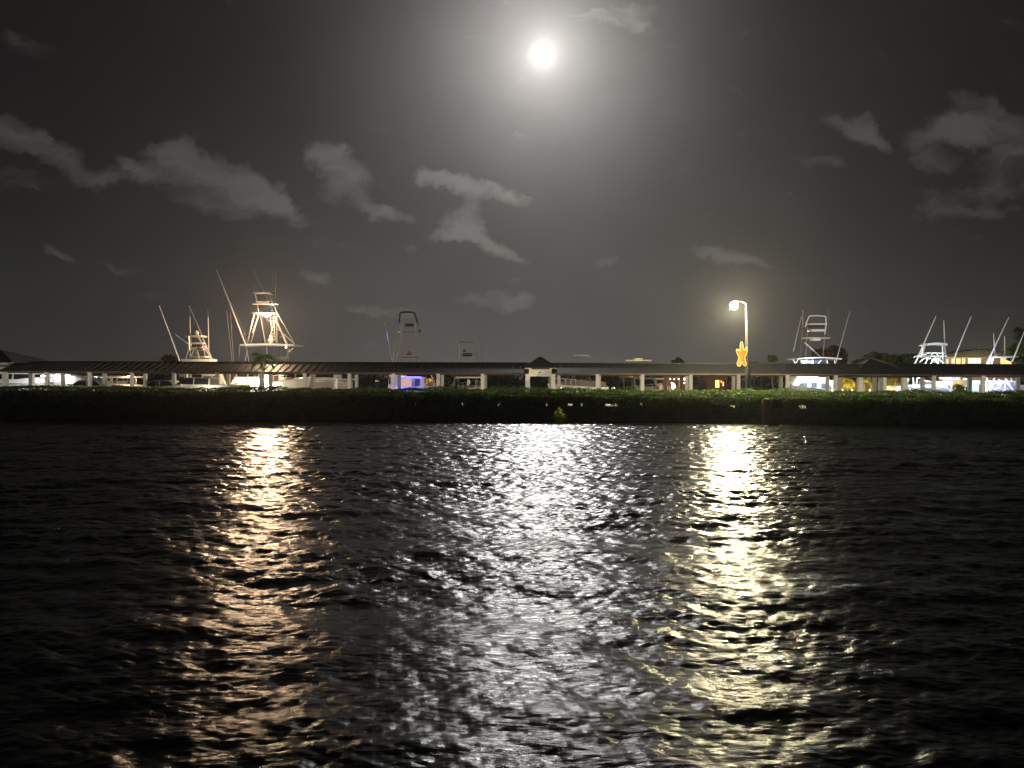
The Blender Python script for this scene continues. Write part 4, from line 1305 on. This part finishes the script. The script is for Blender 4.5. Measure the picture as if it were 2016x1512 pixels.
mb = b.mb(False); mb.ball(P(1591, 711.5, 78.0), .09); mb.build('floodlight', M['cool'], b.t)
lamp(b.t, P(1592, 711.8, 77.3), 190, (.85, .92, 1), .1)
# cabin side facing the walkway
D = 76.4
mb = b.mb(False)
pr = [(1559, 768), (1560, 756), (1565, 750), (1569, 741), (1627, 741), (1627, 748.5), (1644, 748.5), (1644, 768)]
mb.prism([P(a, c, D) for a, c in pr], (0, 2.0, 0)); cb = mb.build('deckhouse', M['gel'], b.t)
mb = b.mb(False); mb.prism([P(a, c, D - .06) for a, c in ((1566, 750.6), (1627, 748.6), (1627, 749.8), (1566, 752))], (0, .05, 0)); mb.build('moulding', M['alu'], cb)
for pr in ([(1571, 768), (1573, 757.5), (1577.5, 754.2), (1589.4, 753.8), (1589.4, 768)], [(1597.3, 768), (1597.3, 753.2), (1608.6, 753.2), (1608.6, 768)], [(1616.4, 768), (1616.4, 754.6), (1626.6, 754.6), (1626.6, 768)], [(1632.5, 768), (1632.5, 760), (1635.5, 760), (1637.5, 768)]):
    mb = b.mb(False); mb.prism([P(a, c, D - .02) for a, c in pr], (0, .018, 0)); mb.build('window', M['glassb'], cb)
for px in (1575, 1600, 1622, 1640):
    lamp(b.t, P(px, 741, D - 1.2), 110, (.74, .88, 1), .08)
    mb = b.mb(False); mb.box(P(px, 740.2, D - .9), (.3, .06, .05)); mb.build('deck_lamp', M['cool'], b.t)

# H: twin outriggers
b = Boat('fishing_boat', 'white-lit fishing boat with an arched tower and wide raked outriggers before the tan house', 1838, 80, math.pi + H55, 13, 4.2, group=BG, bow=2.4, stern=1.6)
b.pl('tower_arch', [[(1812, 704, -.8), (1817, 686, -.8), (1819, 680.5, -.8), (1822, 678.8, -.8)], [(1815, 704, .6), (1821, 682, .6)], [(1855.5, 680, -.8), (1856.5, 717, -.8)], [(1859, 680, .4), (1861, 717, .4)]], .07, M['gel'])
b.slab('hardtop', 1819, 1858, 679, .22, 1.6, crown=.10)
b.pl('side_arm', [[(1809, 680.5, -.8), (1819, 681, -.8)], [(1799.5, 702.5, -1), (1804, 700.8, -1), (1814, 702, -1)]], .06, M['gel'])
b.slab('helm_roof', 1818, 1856, 695.5, .16, 1.3); b.slab('helm_deck', 1811, 1857, 701.5, .14, 1.6)
b.pl('rail', [[(1826, 694, -.7), (1822, 698, -.7), (1814, 699, -.7)], [(1833, 694, -.7), (1833, 702, -.7)], [(1845, 694, -.7), (1845, 702, -.7)], [(1821, 717, -1), (1826, 707, -1), (1833, 704.5, -1)], [(1832, 717, -1), (1836, 708, -1), (1842, 704, -1)], [(1848, 704, -1), (1846, 717, -1)], [(1850, 708, -1), (1857, 713, -1)], [(1810, 713, -1), (1818, 706, -1), (1828, 704, -1)], [(1838, 706, -1), (1843, 711, -1), (1847, 717, -1)]], .06, M['gel'])
b.slab('helm_box', 1840, 1849, 709, .5, .8)
b.rig([[(1842.5, 623, -1.5), (1820, 674, -1.5), (1800, 718, -1.4)], [(1912, 623.5, -1.2), (1895, 664, -1.2), (1876, 712, -1.2), (1872, 722, -1.2)]], .075, .04, M['gel'])
b.rig([[(1858, 631, .3), (1859.5, 668, .3)], [(1859.5, 667, .3), (1862.5, 717, .3)]], .07, .035, M['gel'], 'antenna')
lamp(b.t, P(1836, 722, 78), 330, (.74, .88, 1), .1)
mb = b.mb(False); mb.box(P(1836, 722, 78.4), (.4, .06, .06)); mb.build('deck_lamp', M['cool'], b.t)
b.slab('flybridge', 1808, 1862, 730, 1.0, 3.0)
D = 76.6
for (pr, m_) in (([(1760, 769), (1766, 760), (1800, 757), (1813, 756.5), (1813, 770)], 'gel'), ([(1819, 758.5), (1835, 757.5), (1835, 771), (1819, 771)], 'gel'), ([(1841, 751), (1875, 750.5), (1876, 771), (1841, 771)], 'gel')):
    mb = b.mb(False); mb.prism([P(a, c, D) for a, c in pr], (0, 2.0, 0)); hh = mb.build('hull_side', M[m_], b.t)
b.pl('stripe', [[(1782, 759.5, -3.45), (1812, 770, -3.45)], [(1841.5, 761.5, -3.45), (1868, 767.5, -3.45)], [(1866.5, 758.5, -3.45), (1869.5, 764.5, -3.45)], [(1867.8, 758.5, -3.45), (1870.8, 764.5, -3.45)]], .03, M['glassb'])
b.pl('rod_holder', [[(1798, 742, -4.2), (1798.5, 763, -4.2)], [(1806, 742, -4.2), (1803.5, 764, -4.2)], [(1806, 744, -4.2), (1813, 744, -4.2)], [(1789, 745, -4), (1785, 757, -4)]], .07, M['gel'])
b.slab('bow_roof', 1864, 1884, 745.2, .34, 1.4, dy=-2.5); b.slab('rub_strip', 1862, 1899, 748.6, .10, 1.4, M['gelcream'], dy=-2.4)
for px, w_ in ((1790, 140), (1826, 150), (1858, 230)):
    lamp(b.t, P(px, 746, D - 1.6), w_, (.76, .90, 1), .08)
    mb = b.mb(False); mb.box(P(px, 741.5, D - 1.3), (.3, .05, .05)); mb.build('deck_lamp', M['cool'], b.t)

# I: last boat, lattice leaning post
b = Boat('fishing_boat', 'white fishing boat with a low T-top at the right edge, bluish lit windscreen frame below', 1968, 80, math.pi + math.radians(62), 11, 3.6, group=BG, bow=2.2, stern=1.5)
b.pl('t_top', [[(1944, 718, -.9), (1950, 708, -.9), (1955, 704, -.9), (1962, 703, -.9), (1992, 703, -.9)], [(1951, 718, -.9), (1955, 707, -.9)]], .07, M['gel'])
b.slab('t_top_roof', 1953, 1996, 702.6, .12, 1.8); b.slab('radar', 1962.5, 1975.5, 700.6, .26, .5)
b.rig([[(1986, 625, -1.3), (1962, 675, -1.3), (1941.5, 718, -1.2)], [(2018, 650, -1), (2006, 680, -1), (1993, 712, -1)]], .075, .045, M['gel'])
b.rig([[(1956, 656, .5), (1957, 674, .5), (1959, 702, .5)], [(1977.8, 662, .5), (1978.3, 703, .5)]], .07, .03, M['gel'], 'antenna')
lamp(b.t, P(1960, 716, 78.2), 200, (.85, .93, 1), .1)
D = 75.2
b.pl('windscreen_frame', [[(1939, 750.5, -4.8), (2001, 751, -4.8)], [(1940, 750, -4.8), (1941, 771, -4.8)], [(1942, 771, -4.8), (1958, 744, -4.8)], [(1946, 772, -4.8), (1960, 752, -4.8)], [(1979, 752, -4.8), (1999, 770, -4.8)], [(1984, 752, -4.8), (1995, 771, -4.8)], [(1957, 755, -4.8), (1963, 753.5, -4.8), (1979, 753.5, -4.8)], [(1972, 754, -4.8), (1968, 763, -4.8), (1958, 766, -4.8), (1952, 763, -4.8)], [(1966, 754, -4.8), (1965, 760, -4.8)], [(1999, 752, -4.8), (2001, 770, -4.8)], [(1943, 744, -4.8), (1944, 750, -4.8)], [(1979, 745, -4.8), (1983, 750, -4.8)], [(1990, 744, -4.8), (1992, 750, -4.8)], [(1966, 747, -4.8), (1969, 750, -4.8)]], .06, M['gel'])
a, q = P(1941, 771, D + .3), P(2001, 752, D + .3)
mb = b.mb(False); mb.boxb(a.x, q.x, D + .3, D + .5, a.z, q.z); mb.build('windscreen', mat('pale_lilac_clear_vinyl', (.36, .38, .52), .2, var=.3), b.t)
a, q = P(1914, 771, D + .4), P(1934.5, 749, D + .4)
mb = b.mb(False); mb.boxb(a.x, q.x, D + .4, D + 1.8, a.z, q.z); cb = mb.build('console', mat('pale_green_gelcoat', (.5, .62, .52), .4, var=.15), b.t)
a, q = P(1928, 770, D + .36), P(1934, 757, D + .36)
mb = b.mb(False); mb.boxb(a.x, q.x, D + .36, D + .395, a.z, q.z); mb.build('door', M['barw'], cb)
for px, py, w_ in ((1925, 752, 80), (1955, 748, 170), (1988, 748, 170), (1970, 764, 70)):
    lamp(b.t, P(px, py, D - 1.0), w_, (.70, .74, 1), .08)
a, q = P(2004, 771, D + .6), P(2030, 758, D + .6)
mb = b.mb(False); mb.boxb(a.x, q.x, D + .6, D + 2.2, a.z, q.z); mb.build('bow_locker', M['gel'], b.t)

# ------------------------------------------------------------------ far house on the right
def house():
    D = 104
    lf, rt = P(1858, 745, D).x, P(2006, 745, D).x
    t = thing('tan_house', 'two-storey tan house with a hipped roof and glowing orange windows at the right', 'house', ((lf + rt) / 2, D + 4, 1.0))
    eave = P(1900, 703, D).z
    mb = MB(t.location); mb.boxb(lf, rt, D, D + 9, 1.0, eave - .06); wl_ = mb.build('wall', M['housew'], t)
    pk = P(1952, 687.5, D + 2)
    mb = MB(t.location)
    y0, y1 = D - .5, D + 9.5
    cs = [(lf - .5, y0, eave - .05), (rt + .5, y0, eave - .05), (rt + .5, y1, eave - .05), (lf - .5, y1, eave - .05)]
    lo = [(a, b_, c - .12) for a, b_, c in cs]
    mb.add(cs + lo + [(pk.x - .6, D + 4.4, pk.z), (pk.x + .6, D + 4.4, pk.z)], [(0, 1, 9, 8), (1, 2, 9), (2, 3, 8, 9), (3, 0, 8), (0, 4, 5, 1), (1, 5, 6, 2), (2, 6, 7, 3), (3, 7, 4, 0), (7, 6, 5, 4)])
    mb.build('roof', M['housr'], t)
    for (x0, x1, y0_, y1_, m_) in ((1861, 1867, 707, 717, 'winw'), (1873, 1879.5, 706.5, 718, 'winw'), (1882, 1891, 706, 718, 'winw'), (1893.5, 1900, 704.6, 718, 'winw'), (1906, 1931, 704.4, 715, 'winy'), (1969.5, 1992, 705, 718, 'winw')):
        a, q = P(x0, y1_, D - .05), P(x1, y0_, D - .05)
        mb = MB(t.location); mb.boxb(a.x, q.x, D - .05, D - .003, a.z, q.z); wq = mb.build('window', M[m_], t)
        mb = MB(t.location)
        for (xx0, xx1, z0, z1) in ((a.x - .06, a.x - .001, a.z, q.z), (q.x + .001, q.x + .06, a.z, q.z), (a.x - .06, q.x + .06, q.z + .001, q.z + .07), (a.x - .08, q.x + .08, a.z - .08, a.z - .001)):
            mb.boxb(xx0, xx1, D - .08, D - .004, z0, z1)
        n_ = 2 if (q.x - a.x) > 1 else 1
        for k in range(1, n_ + 1):
            xm = a.x + (q.x - a.x) * k / (n_ + 1)
            mb.boxb(xm - .015, xm + .015, D - .07, D - .051, a.z, q.z)
        mb.build('frame', M['housew'], wq)
    # lower-storey lit veranda
    a, q = P(1838, 760, D - 2), P(1903, 750.5, D - 2)
    mb = MB(t.location); mb.boxb(a.x, q.x, D - 2.0, D - .004, a.z - .4, q.z); mb.build('veranda', mat('cream_veranda_wall', (.60, .50, .28), .9), t)
    for (px, py) in ((1853, 744.5), (1873, 746.5), (1900, 747)):
        mb = MB(t.location); mb.ball(P(px, py, D - 3), .16, (1.6, 1, .8)); mb.build('wall_lamp', M['bulb'], t)
        lamp(t, P(px, py, D - 3.6), 95, (1, .72, .3), .1)
    lamp(t, P(1935, 700, D - 8), 1600, (1, .80, .42), .2)  # added light without a lamp body, brightens the house roof
house()

# yellow-lit clump palms under the roof
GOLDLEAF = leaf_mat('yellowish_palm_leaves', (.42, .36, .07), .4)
for i, (px, D, w_, lab) in enumerate([(1668, 80, 130, 'yellow lit palm clump under the roof just right of the white-lit tower boat'), (1703, 80, 150, 'yellow lit palm clump just left of the hip roofed pavilion pillar'), (1757, 84, 90, 'yellow lit foliage under the hip roofed pavilion')]):
    base = P(px, 772, D)
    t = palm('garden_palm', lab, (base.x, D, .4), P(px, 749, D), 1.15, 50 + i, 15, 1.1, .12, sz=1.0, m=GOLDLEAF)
    for sx in (-.8, .8):
        lamp(t, P(px + sx * 12, 766, D - 1.7), w_, (1, .78, .22), .08)
        c = P(px + sx * 12, 768.5, D - 1.7)
        mb = MB(t.location); mb.ball(c, .08); mb.build('uplight', M['bulb'], t)
mb = MB((P(1680, 760, 88).x, 88, 1)); a, q = P(1648, 775, 88), P(1790, 752, 88)
mb.boxb(a.x, q.x, 88, 88.25, .0, q.z); gw = mb.build('garden_wall', M['housew']); tag(gw, 'low pale garden wall behind the yellow lit palms', 'wall')

# ------------------------------------------------------------------ waterfront bar, pink kiosk, lit doorway, far beige block
def bar():
    D = 98
    a, q = P(1312, 768, D), P(1362, 741, D)
    t = thing('waterfront_bar', 'open timber bar with a row of warm bulbs and one glaring lamp under the roof', 'bar', ((a.x + q.x) / 2, D + 2, 1.0))
    mb = MB(t.location); mb.boxb(a.x, q.x, D + 2.5, D + 2.7, 1.0, q.z); mb.build('back_wall', M['barw'], t)
    mb = MB(t.location); mb.boxb(a.x - .3, q.x + .3, D - .4, D + 3, q.z + .003, q.z + .22); mb.build('roof', M['soffit'], t)
    mb = MB(t.location); mb.boxb(a.x + .2, q.x - .2, D + .6, D + 1.2, 1.0, 2.1); mb.build('counter', M['soffit'], t)
    for px in (1313, 1338, 1361):
        mb = MB(t.location); c = P(px, 750, D); mb.tube([(c.x, D, 1.0), (c.x, D, q.z)], .07, 6); mb.build('post', M['barw'], t)
    for (px, py, r) in ((1319.5, 745.8, .09), (1327.3, 746.5, .09), (1336, 746.2, .10), (1348.2, 746.3, .17), (1322.5, 754, .10), (1347.5, 754, .10)):
        c = P(px, py, D - .2)
        mb = MB(t.location); mb.ball(c, r); mb.build('hanging_bulb', M['bulb'], t)
    c = P(1325.5, 760, D - .2)
    mb = MB(t.location); mb.ball(c, .26, (.8, .8, 1.3)); mb.build('globe_lamp', M['warm'], t)
    lamp(t, c + Vector((.5, .8, 0)), 26, (1, .62, .34), .2)
    lamp(t, P(1340, 748, D + .5), 12, (1, .60, .32), .1)
    D2 = 97
    a, q = P(1289.5, 768, D2), P(1307, 756, D2)
    k = thing('kiosk', 'small pink arched kiosk front with a dark doorway left of the bar', 'kiosk', ((a.x + q.x) / 2, D2, .8))
    mb = MB(k.location)
    out = [(1290.5, 770), (1290.5, 760), (1292.5, 757), (1296, 756), (1302, 756.2), (1305.5, 758), (1306.8, 761), (1306.8, 770)]
    mb.prism([P(u, v, D2) for u, v in out], (0, 1.6, 0)); kb = mb.build('shell', mat('pink_stucco', (.62, .36, .28), .8), k)
    a2, q2 = P(1293.6, 767.8, D2 - .03), P(1297.6, 759.0, D2 - .03)
    mb = MB(k.location); mb.boxb(a2.x, q2.x, D2 - .03, D2 - .003, a2.z, q2.z); mb.build('doorway', M['brown'], kb)
    a2, q2 = P(1298.4, 767.8, D2 - .03), P(1303, 759.0, D2 - .03)
    mb = MB(k.location); mb.boxb(a2.x, q2.x, D2 - .03, D2 - .003, a2.z, q2.z); mb.build('window', M['winp'], kb)
    lamp(k, P(1298, 757, D2 - 1.4), 34, (1, .66, .5), .08)
    mb = MB(k.location); a2, q2 = P(1290, 747, D2 + 1), P(1306, 744.6, D2 + 1)
    mb.boxb(a2.x, q2.x, D2 + .5, D2 + 1.5, a2.z, q2.z); mb.tube([(a2.x + .1, D2 + 1, 1), (a2.x + .1, D2 + 1, q2.z - .02)], .04, 5); mb.build('awning', M['gelcream'], k)
bar()
def doorway():
    D = 100
    a, q = P(1392, 770, D), P(1432, 741, D)
    t = thing('timber_hut', 'timber hut with a doorway glowing deep orange, left of the lamp pole', 'hut', ((a.x + q.x) / 2, D + 2, 1.0))
    mb = MB(t.location); mb.boxb(a.x, q.x, D, D + 3.5, 1.0, q.z); w_ = mb.build('wall', M['barw'], t)
    mb = MB(t.location); mb.boxb(a.x - .3, q.x + .3, D - .6, D + 4, q.z + .003, q.z + .2); mb.build('roof', M['soffit'], t)
    for (x0, x1, y0, y1) in ((1408.5, 1416, 748.5, 763), (1419.0, 1421.2, 749.5, 753), (1423, 1425, 752, 760)):
        e, f = P(x0, y1, D - .04), P(x1, y0, D - .04)
        mb = MB(t.location); mb.boxb(e.x, f.x, D - .04, D - .003, e.z, f.z); mb.build('lit_opening', M['ora'], w_)
    lamp(t, P(1413, 754, D - 1.6), 16, (1, .5, .15), .1)
    for (px, py) in ((1388.5, 750), (1389.5, 760), (1396, 765), (1401, 762)):
        pass
doorway()
def beige_block():
    D = 125
    a, q = P(1218, 768, D), P(1262, 739, D)
    t = thing('beige_block', 'dim beige apartment block with tall narrow lit windows under the roof', 'building', ((a.x + q.x) / 2, D + 4, 1.0))
    mb = MB(t.location); mb.boxb(a.x, q.x, D, D + 8, 1.0, q.z + .8); w_ = mb.build('wall', M['housew'], t)
    mb = MB(t.location); mb.boxb(a.x - .3, q.x + .3, D - .3, D + 8.3, q.z + .803, q.z + 1.0); mb.build('roof', M['soffit'], t)
    for px in (1240, 1244, 1259):
        e, f = P(px, 750.5, D - .04), P(px + 2.0, 741, D - .04)
        mb = MB(t.location); mb.boxb(e.x, f.x, D - .04, D - .003, e.z, f.z); mb.build('window', M['winp'], w_)
    lamp(t, P(1240, 755, D - 6), 60, (1, .6, .4), .2)
beige_block()

# small posts and bollard lights behind the hedge, the low ones added
def bollard(name, label, px, py_top, D, r, m, cap=None, cat='bollard', group=None):
    c = P(px, py_top, D)
    t = thing(name, label, cat, (c.x, D, GZ), group)
    mb = MB(t.location); mb.tube([(c.x, D, GZ), (c.x, D, c.z - .12)], r, 10); mb.build('post', m, t)
    mb = MB(t.location); mb.tube([(c.x, D, c.z - .12), (c.x, D, c.z - .05), (c.x, D, c.z)], r * 1.18, 10, r * .9); mb.build('cap', cap or M['gel'], t)
    return t
bollard('piling', 'round timber piling with pale cone cap in the dark gap left of the blue cabin', 742.5, 749, 75.2, .17, M['wood'], cat='piling')
bollard('piling', 'cream post with a bright foot behind the hedge right of the floodlit hull', 661, 745, 63.2, .13, M['plaster'], cat='post')
bl = [bollard('path_bollard', 'short cream bollard light just right of the middle pavilion, barely above the hedge', 1102.5, 762.5, 59.6, .14, M['plaster'], group='path bollard lights'),
      bollard('path_bollard', 'short cream bollard light above the hedge below the striped roof, second right of the pavilion', 1207, 762.5, 59.6, .13, M['plaster'], group='path bollard lights')]
for px, lab in ((-30, 'added low bollard light unseen behind the hedge below the cut-off left pavilion'), (150, 'added low bollard light unseen behind the hedge below the silver car'), (395, 'added low bollard light unseen behind the hedge beside the pickup truck'),
                (565, 'added low bollard light unseen behind the hedge right of the coconut palm'), (745, 'added low bollard light unseen behind the hedge left of the blue lit cabin'), (925, 'added low bollard light unseen behind the hedge left of the middle pavilion'),
                (1330, 'added low bollard light unseen behind the hedge in front of the bar with warm bulbs'), (1590, 'added low bollard light unseen behind the hedge below the white-lit tower boat'),
                (1790, 'added low bollard light unseen behind the hedge right of the hip-roofed pavilion'), (2000, 'added low bollard light unseen behind the hedge at the right edge')):
    bl.append(bollard('path_bollard', lab, px, 771, 58.0 if px == 395 else 60.6 - (px - 1008) * .0018, .13, M['plaster'], group='path bollard lights'))  # added unseen lights that brighten the pillar fronts
for t in bl:
    mb = MB(t.location); c = Vector(t.location) + Vector((0, 0, .62))
    mb.ball(c - Vector((0, 0, .0)), .155, (1, 1, .35)); mb.build('light_ring', M['bulb'], t)
    lamp(t, c + Vector((0, .35, 0)), 330, (1, .90, .74), .08)


# ------------------------------------------------------------------ haze
mb = MB(); mb.boxb(-170, 170, -12, 175, -2.6, 26)
hm = bpy.data.materials.new('night_haze'); hm.use_nodes = True
ht = hm.node_tree
for n in list(ht.nodes):
    if n.type != 'OUTPUT_MATERIAL': ht.nodes.remove(n)
pv = ht.nodes.new('ShaderNodeVolumePrincipled')
pv.inputs['Color'].default_value = (.95, .95, .95, 1)
pv.inputs['Density'].default_value = .00027
pv.inputs['Anisotropy'].default_value = .86
ht.links.new(pv.outputs[0], ht.nodes['Material Output'].inputs['Volume'])
hz_ = mb.build('haze', hm); hz_['kind'] = 'stuff'
